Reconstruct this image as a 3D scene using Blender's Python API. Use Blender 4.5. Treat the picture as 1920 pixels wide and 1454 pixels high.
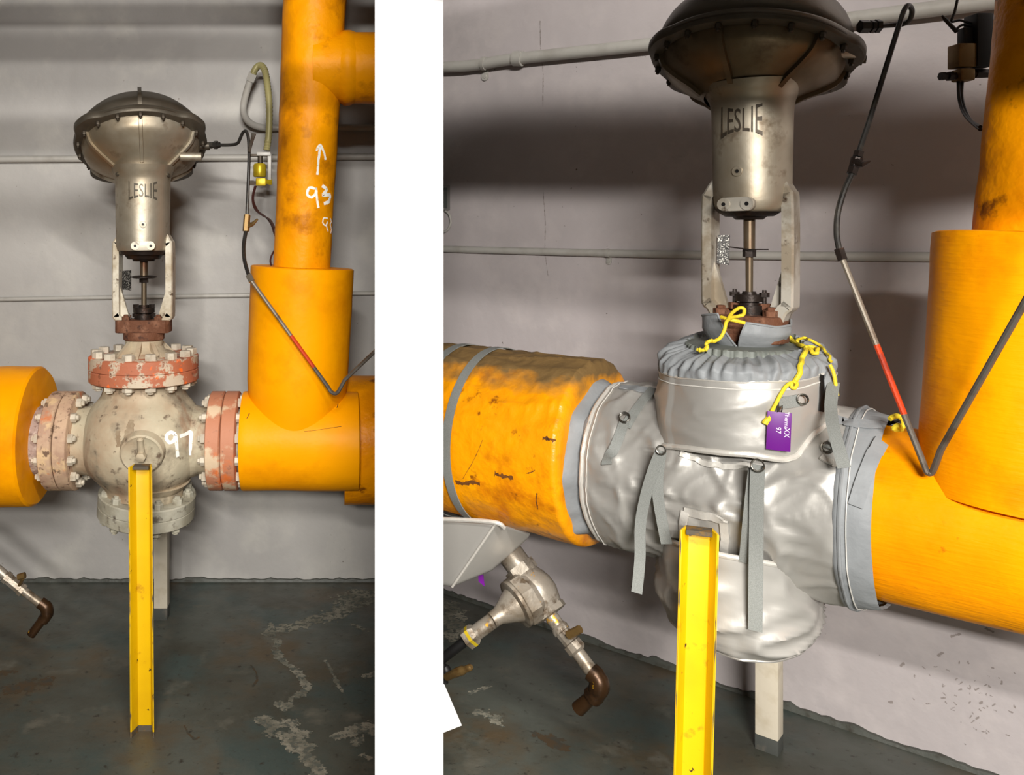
import bpy, bmesh, math, random
from mathutils import Vector, Matrix, noise
from mathutils.bvhtree import BVHTree

random.seed(7)
scn = bpy.context.scene
col = scn.collection
for o in list(bpy.data.objects):
    bpy.data.objects.remove(o)

# ------------------------------------------------------------------ camera, world, lights
W, H = 1920, 1454
PX, YH, F, CH = 620.0, 450.0, 1595.0, 1.25      # principal column, horizon row, focal length (px), eye height (m)
cam_d = bpy.data.cameras.new('camera')
cam = bpy.data.objects.new('camera', cam_d)
col.objects.link(cam)
cam.location = (0, 0, CH)
cam.rotation_euler = (math.pi / 2, 0, 0)
cam_d.sensor_width = 36
cam_d.lens = F * 36 / W
cam_d.shift_x = (W / 2 - PX) / W
cam_d.shift_y = -(H / 2 - YH) / W
cam_d.clip_start = .05
scn.camera = cam

world = bpy.data.worlds.new('world')
scn.world = world
world.use_nodes = True
world.node_tree.nodes['Background'].inputs[0].default_value = (1, .97, .92, 1)
world.node_tree.nodes['Background'].inputs[1].default_value = .03

def area(name, loc, target, sx, sy, power, color=(1, .965, .915)):
    l = bpy.data.lights.new(name, 'AREA')
    l.shape = 'RECTANGLE'
    l.size, l.size_y = sx, sy
    l.energy = power
    l.color = color
    o = bpy.data.objects.new(name, l)
    col.objects.link(o)
    o.location = loc
    o.rotation_euler = (Vector(target) - Vector(loc)).to_track_quat('-Z', 'Y').to_euler()
    return o

_x = Vector((.7372, -.6757, 0))                                   # tubes run parallel to the right wall
def along_wall(o, tilt):
    z = Vector((-.6757 * math.cos(tilt), -.7372 * math.cos(tilt), math.sin(tilt)))
    o.rotation_euler = Matrix((_x, z.cross(_x), z)).transposed().to_euler()
along_wall(area('tube_light_far', (.03, -2.35, 2.0), (1, 1, 1), 1.3, .09, 142), .12)
along_wall(area('tube_light_ceiling', (.03, -2.35, 2.5), (1, 1, 1), 1.3, .09, 104), .25)
along_wall(area('tube_light_upper', (.6, -.7, 2.6), (1, 1, 1), 1.6, .07, 92), .35)

vs = scn.view_settings
vs.view_transform = 'Standard'
vs.look = 'None'
vs.gamma = 1
vs.use_curve_mapping = False
vs.exposure = .6

# ------------------------------------------------------------------ coordinates
def U(u, v, Y):
    return Vector(((u - PX) / F * Y, Y, CH - (v - YH) / F * Y))

XVP = -1120.0
D = Vector((-(PX - XVP), F, 0)).normalized()          # direction of the pipe run and wall of the right bay (going back)
N = Vector((-D.y, D.x, 0))
if N.y > 0: N = -N                                    # wall normal towards the camera
YV = 1.65
def Yu(u): return YV * (1405 - XVP) / (u - XVP)
ZP = .772                                             # height of the right pipe run
VR = Vector(((1405 - PX) / F * YV, YV, ZP))           # centre of the right valve
def R(u, v, off=0.0):
    r = U(u, v, 1.0) - Vector((0, 0, CH))
    q = VR + N * off - Vector((0, 0, CH))
    return Vector((0, 0, CH)) + r * (q.dot(N) / r.dot(N))
def pipe_c(u):
    Y = Yu(u)
    return Vector(((u - PX) / F * Y, Y, ZP))
YW = 3.115
def LW(u, v, off=0.0): return U(u, v, YW - off)
W0 = U(1440, 1316, CH * F / (1316 - YH))
def RW(u, v, off=0.0):
    r = U(u, v, 1.0) - Vector((0, 0, CH))
    q = W0 + N * off - Vector((0, 0, CH))
    return Vector((0, 0, CH)) + r * (q.dot(N) / r.dot(N))
def floor_pt(u, v, z=.0008):
    return U(u, v, (CH - z) * F / (v - YH))

def disc_normal(u, v, k, below):
    """axis of a round plate at (u, v) that shows the height to width ratio k, lying level"""
    a, b = (u - PX) / F, -(v - YH) / F
    q2 = .95
    for _ in range(40):
        q1 = a * b / q2
        q2 = math.sqrt(max(.01, 1 + b * b - k * k * (1 + a * a - q1 * q1)))
    q1 = a * b / q2
    A, B, C = 1 + a * a + b * b, 2 * (q1 * a + q2 * b), q1 * q1 + q2 * q2 - 1
    s = math.sqrt(max(0, B * B - 4 * A * C))
    t = (-B + s) / (2 * A) if below else (-B - s) / (2 * A)
    n = Vector((q1 + a * t, t, q2 + b * t)).normalized()
    return n, math.sqrt(1 + a * a - q1 * q1)

def frame(n, P):
    """e1 to the right as seen from the camera, e2 towards the camera, both square to n"""
    c = (Vector((0, 0, CH)) - P)
    e2 = (c - n * c.dot(n)).normalized()
    e1 = e2.cross(n)
    if e1.x < 0: e1 = -e1
    return e1, e2

# ------------------------------------------------------------------ mesh helpers
class G:
    def __init__(s): s.v, s.f = [], []
    def add(s, vs_, fs):
        b = len(s.v)
        s.v += [Vector(p) for p in vs_]
        s.f += [tuple(i + b for i in f) for f in fs]
        return s
    def grid(s, rows, closed=True, cap0=False, cap1=False):
        n = len(rows[0]); m = len(rows); fs = []
        for i in range(m - 1):
            for j in range(n if closed else n - 1):
                k = (j + 1) % n
                fs.append((i * n + j, i * n + k, (i + 1) * n + k, (i + 1) * n + j))
        if cap0: fs.append(tuple(reversed(range(n))))
        if cap1: fs.append(tuple((m - 1) * n + j for j in range(n)))
        return s.add([p for r in rows for p in r], fs)
    def lathe(s, o, ax, prof, seg=40, cap=True, ph=0.0, e=None):
        ax = Vector(ax).normalized()
        if e is None:
            t = Vector((0, 0, 1)) if abs(ax.z) < .9 else Vector((1, 0, 0))
            e1 = t.cross(ax).normalized(); e2 = ax.cross(e1)
        else: e1, e2 = e
        rows = []
        for h, r in prof:
            rows.append([Vector(o) + ax * h + (e1 * math.cos(ph + 2 * math.pi * j / seg) + e2 * math.sin(ph + 2 * math.pi * j / seg)) * max(r, 1e-4) for j in range(seg)])
        return s.grid(rows, True, cap, cap)
    def tube(s, pts, r, seg=10, cap=True, closed=False):
        pts = [Vector(p) for p in pts]; n = len(pts); rows = []
        rr = r if isinstance(r, (list, tuple)) else [r] * n
        up = None
        for i, p in enumerate(pts):
            a, b = pts[(i - 1) % n if closed else max(i - 1, 0)], pts[(i + 1) % n if closed else min(i + 1, n - 1)]
            t = (b - a).normalized()
            if up is None:
                up = Vector((0, 0, 1)) if abs(t.z) < .9 else Vector((1, 0, 0))
            e1 = (up - t * up.dot(t)).normalized(); e2 = t.cross(e1); up = e1
            rows.append([p + (e1 * math.cos(2 * math.pi * j / seg) + e2 * math.sin(2 * math.pi * j / seg)) * rr[i] for j in range(seg)])
        if closed: rows.append(rows[0])
        return s.grid(rows, True, cap and not closed, cap and not closed)
    def box(s, c, x, y, z):
        """x, y, z are half-extent vectors"""
        c, x, y, z = Vector(c), Vector(x), Vector(y), Vector(z)
        P = [c + x * i + y * j + z * k for i in (-1, 1) for j in (-1, 1) for k in (-1, 1)]
        return s.add(P, [(0, 1, 3, 2), (4, 6, 7, 5), (0, 4, 5, 1), (2, 3, 7, 6), (0, 2, 6, 4), (1, 5, 7, 3)])
    def prism(s, poly, ext):
        poly = [Vector(p) for p in poly]; n = len(poly); ext = Vector(ext)
        return s.add(poly + [p + ext for p in poly],
                     [tuple(range(n)), tuple(reversed(range(n, 2 * n)))] + [(i, i + n, (i + 1) % n + n, (i + 1) % n) for i in range(n)])
    def ribbon(s, pts, nrm, w, th, jag=0):
        n = len(pts); rows = []
        ww = w if isinstance(w, (list, tuple)) else [w] * n
        for i in range(n):
            t = (pts[min(i + 1, n - 1)] - pts[max(i - 1, 0)]).normalized()
            b = t.cross(nrm[i]).normalized()
            m = b.cross(t).normalized()
            if m.dot(nrm[i]) < 0: m = -m
            a1 = ww[i] * .5 * (1 + random.uniform(-jag, jag)); a2 = ww[i] * .5 * (1 + random.uniform(-jag, jag))
            rows.append([pts[i] - b * a1, pts[i] + b * a2, pts[i] + b * a2 + m * th, pts[i] - b * a1 + m * th])
        return s.grid(rows, True, True, True)

def sm(pts, k=6):
    """Catmull-Rom through the points"""
    P = [Vector(p) for p in pts]
    if len(P) < 3: return P
    out = []
    for i in range(len(P) - 1):
        p0, p1, p2, p3 = P[max(i - 1, 0)], P[i], P[i + 1], P[min(i + 2, len(P) - 1)]
        for j in range(k):
            t = j / k
            out.append(.5 * ((2 * p1) + (p2 - p0) * t + (2 * p0 - 5 * p1 + 4 * p2 - p3) * t * t + (3 * p1 - p0 - 3 * p2 + p3) * t ** 3))
    out.append(P[-1])
    return out

def lerp_table(tab, x):
    if x <= tab[0][0]: return tab[0][1]
    for (a, p), (b, q) in zip(tab, tab[1:]):
        if x <= b:
            t = (x - a) / (b - a); t = t * t * (3 - 2 * t) * .5 + t * .5
            return p + (q - p) * t
    return tab[-1][1]

def mesh_of(name, g, bevel=0.0, bseg=2, ang=35):
    me = bpy.data.meshes.new(name)
    me.from_pydata([tuple(p) for p in g.v], [], g.f)
    bm = bmesh.new(); bm.from_mesh(me)
    bmesh.ops.remove_doubles(bm, verts=bm.verts, dist=1e-6)
    bmesh.ops.recalc_face_normals(bm, faces=bm.faces)
    if bevel > 0:
        ed = [e for e in bm.edges if len(e.link_faces) == 2 and e.calc_face_angle(0) > math.radians(30)]
        bmesh.ops.bevel(bm, geom=ed, offset=bevel, segments=bseg, profile=.6, affect='EDGES', clamp_overlap=True)
    bm.to_mesh(me); bm.free()
    for p in me.polygons: p.use_smooth = True
    me.set_sharp_from_angle(angle=math.radians(ang))
    return me

def obj(name, g, mat, parent=None, bevel=0.0, bseg=2, ang=35, label=None):
    me = g if isinstance(g, bpy.types.Mesh) else mesh_of(name, g, bevel, bseg, ang)
    if mat and not me.materials: me.materials.append(mat)
    o = bpy.data.objects.new(name, me); col.objects.link(o)
    if parent:
        o.parent = parent
        o.matrix_parent_inverse = ROOTM[parent.name]
    ROOTM[o.name] = Matrix.Identity(4)
    if label: o['label'] = label
    return o
ROOTM = {}

def thing(name, label, cat, loc=(0, 0, 0), group=None):
    o = bpy.data.objects.new(name, None); col.objects.link(o)
    o.location = loc; o.empty_display_size = .05
    o['label'], o['category'] = label, cat
    if group: o['group'] = group
    ROOTM[o.name] = Matrix.Translation(-Vector(loc))
    return o

def tag(o, label, cat, group=None):
    o['label'], o['category'] = label, cat
    if group: o['group'] = group
    return o

def struct(o):
    o['kind'] = 'structure'
    return o

def place(name, me, mat, parent, M):
    o = obj(name, me, mat, parent)
    o.matrix_basis = M
    return o

def basis(o, ax, x=None):
    ax = Vector(ax).normalized()
    t = Vector(x) if x is not None else (Vector((0, 0, 1)) if abs(ax.z) < .9 else Vector((1, 0, 0)))
    e1 = (t - ax * t.dot(ax)).normalized(); e2 = ax.cross(e1)
    M = Matrix((e1, e2, ax)).transposed().to_4x4()
    M.translation = o
    return M

def bvh(*objs):
    vs_, fs = [], []
    for o in objs:
        b = len(vs_)
        vs_ += [v.co.copy() for v in o.data.vertices]
        fs += [tuple(i + b for i in p.vertices) for p in o.data.polygons]
    return BVHTree.FromPolygons(vs_, fs)

EYE = Vector((0, 0, CH))
def hit(tree, u, v, off=0.0, default=None):
    d = (U(u, v, 1.0) - EYE).normalized()
    p, n, i, dist = tree.ray_cast(EYE, d)
    if p is None: return default, -d
    if n.dot(d) > 0: n = -n
    return p + n * off, n

def on_surface(tree, pts, off, k=5, Y=2.0):
    """drape a drawn line over a surface"""
    ps, ns = [], []
    last = None
    for q in sm([Vector((a, b, 0)) for a, b in pts], k):
        p, n = hit(tree, q.x, q.y, off)
        if p is None:
            p = U(q.x, q.y, last if last else Y)
        last = p.y
        ps.append(p); ns.append(n)
    return ps, ns

# ------------------------------------------------------------------ materials
def lin(r, g, b):
    f = lambda c: (c / 255 / 12.92) if c / 255 <= .04045 else ((c / 255 + .055) / 1.055) ** 2.4
    return (f(r), f(g), f(b), 1)

MATS = {}
def pm(name, c, rough=.5, metal=0.0, mott=(), bump=(), rvar=0.0, coat=0.0, spec=.35):
    """c base colour; mott = (scale, colour, lo, hi, detail[, stretch]); bump = (scale, strength, distance[, stretch, kind])"""
    m = bpy.data.materials.new(name); m.use_nodes = True
    nt = m.node_tree; nd, lk = nt.nodes, nt.links
    b = nd['Principled BSDF']
    b.inputs['Roughness'].default_value = rough
    b.inputs['Metallic'].default_value = metal
    b.inputs['Coat Weight'].default_value = coat
    b.inputs['Specular IOR Level'].default_value = spec
    b.inputs['Base Color'].default_value = c
    tc = nd.new('ShaderNodeTexCoord')
    def coords(st):
        if st is None: return tc.outputs['Object']
        mp = nd.new('ShaderNodeMapping'); mp.inputs['Scale'].default_value = st
        lk.new(tc.outputs['Object'], mp.inputs[0]); return mp.outputs[0]
    cur = None
    for mt in mott:
        sc, c2, lo, hi, det = mt[:5]
        n = nd.new('ShaderNodeTexNoise'); n.inputs['Scale'].default_value = sc; n.inputs['Detail'].default_value = det
        n.inputs['Roughness'].default_value = .62
        lk.new(coords(mt[5] if len(mt) > 5 else None), n.inputs['Vector'])
        r = nd.new('ShaderNodeMapRange'); r.inputs[1].default_value = lo; r.inputs[2].default_value = hi
        lk.new(n.outputs[0], r.inputs[0])
        x = nd.new('ShaderNodeMix'); x.data_type = 'RGBA'
        lk.new(r.outputs[0], x.inputs[0])
        if cur is None: x.inputs[6].default_value = c
        else: lk.new(cur, x.inputs[6])
        x.inputs[7].default_value = c2
        cur = x.outputs[2]
    if cur is not None: lk.new(cur, b.inputs['Base Color'])
    if rvar:
        n = nd.new('ShaderNodeTexNoise'); n.inputs['Scale'].default_value = 14; n.inputs['Detail'].default_value = 5
        lk.new(tc.outputs['Object'], n.inputs['Vector'])
        r = nd.new('ShaderNodeMapRange'); r.inputs[1].default_value = .3; r.inputs[2].default_value = .7
        r.inputs[3].default_value = max(.02, rough - rvar); r.inputs[4].default_value = min(1, rough + rvar)
        lk.new(n.outputs[0], r.inputs[0]); lk.new(r.outputs[0], b.inputs['Roughness'])
    last = None
    for bp in bump:
        sc, st, di = bp[:3]
        kind = bp[4] if len(bp) > 4 else 'noise'
        if kind == 'wave':
            n = nd.new('ShaderNodeTexWave'); n.inputs['Scale'].default_value = sc; out = n.outputs[1]
        elif kind == 'voronoi':
            n = nd.new('ShaderNodeTexVoronoi'); n.inputs['Scale'].default_value = sc; out = n.outputs[0]
        else:
            n = nd.new('ShaderNodeTexNoise'); n.inputs['Scale'].default_value = sc; n.inputs['Detail'].default_value = 4; out = n.outputs[0]
        lk.new(coords(bp[3] if len(bp) > 3 else None), n.inputs['Vector'])
        k = nd.new('ShaderNodeBump'); k.inputs['Strength'].default_value = st; k.inputs['Distance'].default_value = di
        lk.new(out, k.inputs['Height'])
        if last: lk.new(last, k.inputs['Normal'])
        last = k.outputs[0]
    if last: lk.new(last, b.inputs['Normal'])
    MATS[name] = m
    return m

wall_paint = pm('grey wall paint', lin(178, 175, 170), .55, mott=[(1.1, lin(164, 161, 158), .35, .7, 3), (5, lin(186, 183, 176), .5, .75, 4), (55, lin(120, 112, 104), .74, .80, 2)],
                bump=[(9, .25, .02), (160, .12, .002)])
wall_paint2 = pm('pinkish grey wall paint', lin(186, 178, 178), .5, mott=[(1.3, lin(172, 165, 164), .35, .7, 3), (6, lin(192, 184, 182), .5, .75, 4), (60, lin(105, 96, 90), .745, .80, 2)],
                 bump=[(8, .3, .02), (150, .12, .002)])
white_paint = pm('white partition paint', (.97, .97, .97, 1), .6)
ceil_paint = pm('ceiling paint', lin(70, 68, 64), .8, mott=[(3, lin(60, 58, 54), .4, .7, 3)])
floor_paint = pm('dark grey floor paint', lin(80, 83, 76), .40, mott=[(1.6, lin(68, 67, 58), .42, .58, 5), (2.6, lin(84, 72, 54), .50, .66, 6), (3.3, lin(64, 74, 70), .50, .64, 5), (7, lin(94, 92, 82), .58, .70, 6), (40, lin(50, 46, 40), .60, .72, 4)],
                 bump=[(6, .25, .02), (70, .15, .003)], rvar=.12)
skirt_paint = pm('floor paint edge', lin(78, 80, 74), .5, mott=[(30, lin(60, 58, 50), .5, .7, 3)], bump=[(60, .4, .004)])
concrete = pm('bare concrete', lin(132, 128, 114), .85, mott=[(14, lin(100, 98, 86), .42, .58, 5), (60, lin(84, 86, 78), .50, .56, 4)], bump=[(80, .5, .004)])
drip = pm('drip stain', lin(132, 112, 88), .7, mott=[(30, lin(150, 134, 110), .45, .65, 4)])
faint = pm('faint crack', lin(140, 131, 127), .7)
stain = pm('rust stain', lin(74, 60, 42), .7, mott=[(40, lin(62, 60, 52), .45, .6, 4)])

yellow_jacket = pm('yellow jacket paint', lin(246, 160, 1), .42, mott=[(5, lin(240, 152, 2), .45, .7, 3), (6, lin(224, 138, 3), .52, .72, 6)],
                   bump=[(7, .25, .02), (150, .12, .0015)], spec=.09)
yellow_pipe = pm('yellow pipe paint', lin(228, 146, 2), .44, mott=[(4, lin(204, 126, 4), .42, .60, 5), (9, lin(160, 94, 8), .54, .70, 6)],
                 bump=[(10, .45, .02), (60, .25, .004)], spec=.09)
yellow_weave = pm('yellow canvas paint', lin(246, 156, 2), .38, mott=[(4, lin(234, 138, 2), .45, .7, 4), (7, lin(218, 124, 3), .52, .72, 6), (24, lin(170, 94, 8), .66, .76, 5)],
                  bump=[(55, .35, .004, (.35, .35, 3)), (12, .3, .012)], spec=.09)
yellow_rough = pm('old yellow insulation paint', lin(232, 146, 3), .36, mott=[(6, lin(206, 122, 4), .45, .62, 5), (18, lin(130, 72, 10), .60, .70, 5)],
                  bump=[(14, .55, .015), (70, .3, .004)], spec=.09)
silver_paint = pm('silver actuator paint', lin(178, 169, 152), .47, .68, mott=[(3, lin(146, 132, 110), .42, .62, 5), (14, lin(104, 86, 66), .56, .72, 6)],
                  bump=[(120, .12, .0015), (12, .1, .006)], rvar=.08)
silver_dark = pm('dull silver paint', lin(92, 86, 76), .45, .5, mott=[(6, lin(70, 62, 50), .4, .7, 4)], bump=[(90, .15, .002)])
cream_metal = pm('cream aluminium yoke', lin(206, 198, 180), .45, .15, mott=[(14, lin(170, 156, 132), .45, .62, 5), (30, lin(96, 78, 60), .60, .68, 5)], bump=[(70, .2, .002)])
yoke_silver = pm('worn silver yoke', lin(186, 180, 168), .38, .4, mott=[(10, lin(146, 134, 116), .45, .60, 5), (26, lin(74, 58, 44), .58, .66, 5)], bump=[(70, .2, .002)])
bowl_grime_shade = pm('grimy silver bowl paint with painted shade', lin(128, 114, 92), .38, .75, mott=[(4, lin(96, 80, 58), .4, .7, 4), (12, lin(74, 56, 40), .60, .8, 5)], bump=[(120, .12, .0015), (12, .1, .006)], rvar=.08)  # brown grime, with the dome's shade also painted into the colour
cast_grey = pm('weathered cast body', lin(178, 168, 144), .62, .05, mott=[(5, lin(196, 184, 158), .44, .60, 4), (3.2, lin(162, 138, 112), .48, .68, 5), (9, lin(132, 122, 104), .52, .66, 5), (7, lin(140, 108, 84), .60, .72, 5, (1, 1, .35)), (36, lin(104, 88, 72), .60, .70, 4)],
               bump=[(50, .35, .003), (8, .25, .01)])
flange_grey = pm('grimy grey flange', lin(172, 168, 152), .65, .05, mott=[(9, lin(148, 142, 124), .42, .58, 5), (30, lin(104, 96, 84), .58, .68, 5)], bump=[(60, .35, .003)])
flange_orange = pm('flaking orange flange paint', lin(168, 100, 72), .55, mott=[(15, lin(232, 104, 40), .55, .59, 3), (17, lin(188, 172, 150), .52, .56, 5), (34, lin(128, 76, 54), .57, .64, 4), (80, lin(90, 60, 46), .68, .74, 3)],
                   bump=[(40, .5, .003)])
flange_pink = pm('faded red flange paint', lin(182, 122, 92), .6, mott=[(9, lin(212, 112, 56), .55, .63, 4), (13, lin(204, 180, 150), .53, .62, 5), (45, lin(132, 96, 78), .62, .72, 4)],
                 bump=[(50, .4, .003)])
flange_tan = pm('tan flange paint', lin(190, 160, 132), .6, mott=[(9, lin(168, 136, 114), .42, .56, 5), (14, lin(206, 176, 136), .53, .62, 4), (12, lin(192, 116, 74), .58, .66, 5), (44, lin(112, 88, 70), .58, .66, 4)],
                bump=[(50, .35, .003)])
bolt_grey = pm('painted bolt', lin(190, 180, 162), .55, .1, mott=[(30, lin(160, 146, 126), .5, .7, 3)], bump=[(90, .25, .002)])
bolt_dark = pm('dark bolt', lin(70, 62, 52), .5, .5)
rust = pm('rust', lin(102, 64, 44), .8, .1, mott=[(22, lin(128, 88, 66), .48, .62, 4), (50, lin(64, 40, 30), .56, .68, 4)], bump=[(60, .8, .006)])
dark_iron = pm('oily dark iron', lin(44, 36, 32), .45, .5, mott=[(24, lin(70, 48, 36), .55, .7, 4)], bump=[(50, .5, .004)])
stem_steel = pm('stem steel', lin(110, 96, 78), .4, .7, mott=[(20, lin(90, 60, 42), .5, .65, 4, (1, 1, .3))])
plate_black = pm('name plate', lin(40, 38, 36), .45, .4, mott=[(420, lin(170, 166, 158), .56, .60, 2)])
black = pm('black', lin(16, 15, 15), .5)
tube_dark = pm('dark tubing', lin(46, 44, 42), .4, .3, mott=[(30, lin(70, 66, 60), .5, .7, 3)])
tube_steel = pm('steel tubing', lin(158, 148, 134), .35, .7, mott=[(20, lin(120, 100, 84), .55, .75, 3)])
tube_grey = pm('grey tubing', lin(104, 98, 90), .42, .4, mott=[(24, lin(80, 66, 54), .5, .7, 4)])
tube_red = pm('red painted tubing', lin(196, 62, 24), .4, .1, mott=[(30, lin(150, 50, 30), .55, .7, 3)])
conduit_m = pm('painted conduit', lin(178, 175, 168), .45, .05, mott=[(12, lin(164, 160, 152), .5, .7, 3)])
brass = pm('yellow brass', lin(206, 178, 36), .35, .4, mott=[(30, lin(170, 140, 30), .5, .7, 3)])
brass_dull = pm('dull brass', lin(116, 92, 54), .42, .6, mott=[(30, lin(96, 68, 36), .5, .7, 3)])
flex_m = pm('flexible hose', lin(150, 142, 96), .45, .1)
wire_dark = pm('dark red wire', lin(70, 34, 28), .5)
strut_paint = pm('yellow strut paint', lin(210, 168, 2), .40, mott=[(6, lin(200, 156, 3), .45, .7, 3), (26, lin(176, 128, 12), .62, .72, 4), (40, lin(54, 40, 24), .675, .695, 4)],
                 bump=[(14, .15, .004)])
strut_bare = pm('bare strut edge', lin(86, 78, 66), .6, .3, mott=[(40, lin(130, 96, 40), .5, .65, 4)])
post_paint = pm('cream post paint', lin(212, 202, 182), .55, mott=[(16, lin(196, 184, 160), .5, .7, 4), (36, lin(140, 124, 100), .70, .76, 4)], bump=[(40, .2, .003)])
post_foot = pm('dark post foot', lin(74, 76, 72), .55, mott=[(30, lin(96, 92, 84), .55, .7, 3)])
jacket_cloth = pm('silver coated cloth', lin(182, 179, 173), .42, .48, mott=[(5, lin(182, 179, 173), .4, .7, 3)], bump=[(18, .14, .006), (500, .06, .0005)])
jacket_seam = pm('silver seam binding', lin(206, 202, 194), .38, .3, bump=[(90, .5, .002)])
cuff_cloth = pm('grey cuff cloth', lin(140, 143, 145), .6, .05, mott=[(9, lin(128, 131, 133), .45, .7, 4)], bump=[(30, .35, .008), (300, .12, .0008)])
webbing = pm('grey webbing', lin(136, 138, 134), .6, mott=[(900, lin(120, 122, 118), .4, .6, 1)], bump=[(900, .3, .0006)])
thread = pm('stitching thread', lin(208, 205, 198), .6)
dring_m = pm('polished steel ring', lin(150, 146, 138), .22, .95)
cord = pm('yellow cord', lin(224, 200, 48), .6, mott=[(200, lin(214, 188, 40), .5, .6, 2)], bump=[(260, .5, .001)])
purple = pm('purple tag plastic', lin(96, 8, 120), .4)
tag_print = pm('tag print', lin(226, 214, 230), .6)
chalk = pm('white marker paint', lin(236, 234, 226), .7, mott=[(90, lin(200, 190, 160), .6, .7, 3)])
paper = pm('white paper', (.93, .93, .92, 1), .7)
box_grey = pm('grey box', lin(120, 118, 114), .5)
grime = pm('grime', lin(112, 66, 20), .8, mott=[(90, lin(58, 36, 16), .5, .65, 4)])
pipe_scale = pm('scaly grey pipe', lin(158, 138, 128), .75, mott=[(40, lin(190, 176, 164), .52, .64, 4), (60, lin(110, 84, 74), .56, .68, 4)], bump=[(70, .8, .005)])
elbow_m = pm('dark bronze elbow', lin(62, 42, 24), .35, .5, mott=[(26, lin(40, 28, 18), .5, .65, 4), (34, lin(214, 160, 30), .70, .735, 4)], bump=[(40, .3, .003)])
bronze_grey = pm('painted silver bronze', lin(150, 142, 130), .4, .45, mott=[(9, lin(124, 112, 96), .42, .60, 5), (26, lin(92, 78, 62), .54, .66, 5), (30, lin(190, 140, 40), .68, .71, 3)], bump=[(80, .4, .002), (14, .2, .006)])

# ------------------------------------------------------------------ structure
CEIL = 3.0
corner_x = W0.x + D.x * (YW - W0.y) / D.y
floor = struct(obj('floor', G().box((0, .6, -.05), (4.2, 0, 0), (0, 3.2, 0), (0, 0, .05)), floor_paint))
struct(obj('ceiling', G().box((0, .6, CEIL + .05), (4.2, 0, 0), (0, 3.2, 0), (0, 0, .05)), ceil_paint))
wall_left = struct(obj('wall_left', G().prism([(-3.6, YW, 0), (corner_x + .02, YW, 0), (corner_x + .02, YW + .12, 0), (-3.6, YW + .12, 0)], (0, 0, CEIL)), wall_paint))
c0 = Vector((corner_x, YW, 0)) + D * .03
c1 = W0 - D * 2.4; c1.z = 0
wall_right = struct(obj('wall_right', G().prism([c0, c1, c1 - N * .12, c0 - N * .12], (0, 0, CEIL)), wall_paint2))
# partition that stands between the two bays
PXC = (767 - PX) / F
YF = 1.3
pf0, pf1 = (703 - PX) / F * YF, (831 - PX) / F * YF
pb = PXC * 3.2
partition = struct(obj('wall_partition', G().prism([(pf0, YF, 0), (pf1, YF, 0), (pb + .05, 3.2, 0), (pb - .05, 3.2, 0)], (0, 0, CEIL)), white_paint))
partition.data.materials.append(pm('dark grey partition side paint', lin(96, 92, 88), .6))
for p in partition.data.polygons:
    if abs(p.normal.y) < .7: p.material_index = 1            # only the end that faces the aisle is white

def to_partition(p, d):
    """slide p along d to the middle plane of the partition"""
    return p + d * ((PXC * p.y - p.x) / (d.x - PXC * d.y))

# rough edge where the floor paint runs up the wall
def skirting(name, a, b, n, hgt):
    L = (b - a).length; m = int(L / .012); rows = []
    for i in range(m + 1):
        p = a.lerp(b, i / m)
        h_ = hgt * (.75 + .9 * noise.noise(p * 9) + .5 * noise.noise(p * 40))
        h_ = max(.004, h_)
        rows.append([p, p + n * .012, p + n * .009 + Vector((0, 0, h_)), p + Vector((0, 0, h_ + .001))])
    return struct(obj(name, G().grid(rows, True, True, True), skirt_paint))
skirting('baseboard_left', Vector((-1.6, YW, 0)), Vector((corner_x - .06, YW, 0)), Vector((0, -1, 0)), .012)
skirting('baseboard_right', c0 - D * .1, c1 + D * 1.6, N, .016)

# worn patches of the floor paint: bare concrete showing through, flat on the floor
def ragged(name, lines, cell, mat, to3d, to2d, parent, lift, nrm, seed=0.0, rough_=.75, fr=26):
    """cells of a fine grid near the drawn lines, their edge broken up by noise; lines = [(points in px, width in m)]"""
    segs = []
    for pts, w in lines:
        q = [to2d(p) for p in pts]
        segs += [(q[i_], q[i_ + 1], w) for i_ in range(len(q) - 1)]
    keep = set()
    for A, B, w in segs:
        R_ = w * 1.6
        x0, x1 = min(A.x, B.x) - R_, max(A.x, B.x) + R_; y0, y1 = min(A.y, B.y) - R_, max(A.y, B.y) + R_
        for i_ in range(int(x0 / cell) - 1, int(x1 / cell) + 2):
            for j_ in range(int(y0 / cell) - 1, int(y1 / cell) + 2):
                p = Vector((i_ * cell, j_ * cell)); ab = B - A
                t_ = max(0, min(1, (p - A).dot(ab) / max(ab.length_squared, 1e-9)))
                dd = (p - A - ab * t_).length / w
                n_ = noise.noise(Vector((p.x * fr, p.y * fr, seed))) + .6 * noise.noise(Vector((p.x * fr * 2.6, p.y * fr * 2.6, seed + 4))) + .4 * noise.noise(Vector((p.x * fr * 6, p.y * fr * 6, seed + 9)))
                if dd + n_ * rough_ < .62: keep.add((i_, j_))
    idx, vs_, fs = {}, [], []
    for i_, j_ in keep:
        f_ = []
        for a_, b_ in ((0, 0), (1, 0), (1, 1), (0, 1)):
            k_ = (i_ + a_, j_ + b_)
            if k_ not in idx:
                idx[k_] = len(vs_)
                jx, jy = noise.noise(Vector((k_[0] * .9, k_[1] * .9, 3))) * .45, noise.noise(Vector((k_[0] * .9, k_[1] * .9, 8))) * .45
                vs_.append(to3d((k_[0] + jx) * cell, (k_[1] + jy) * cell) + nrm * lift)
            f_.append(idx[k_])
        fs.append(tuple(f_))
    if not fs: return
    o = obj(name, G().add(vs_, fs), mat, parent)
    o['kind'] = 'stuff'
    return o
def f2(p):
    q = floor_pt(p[0], p[1], 0); return Vector((q.x, q.y))
f3 = lambda x, y: Vector((x, y, 0))
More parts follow.
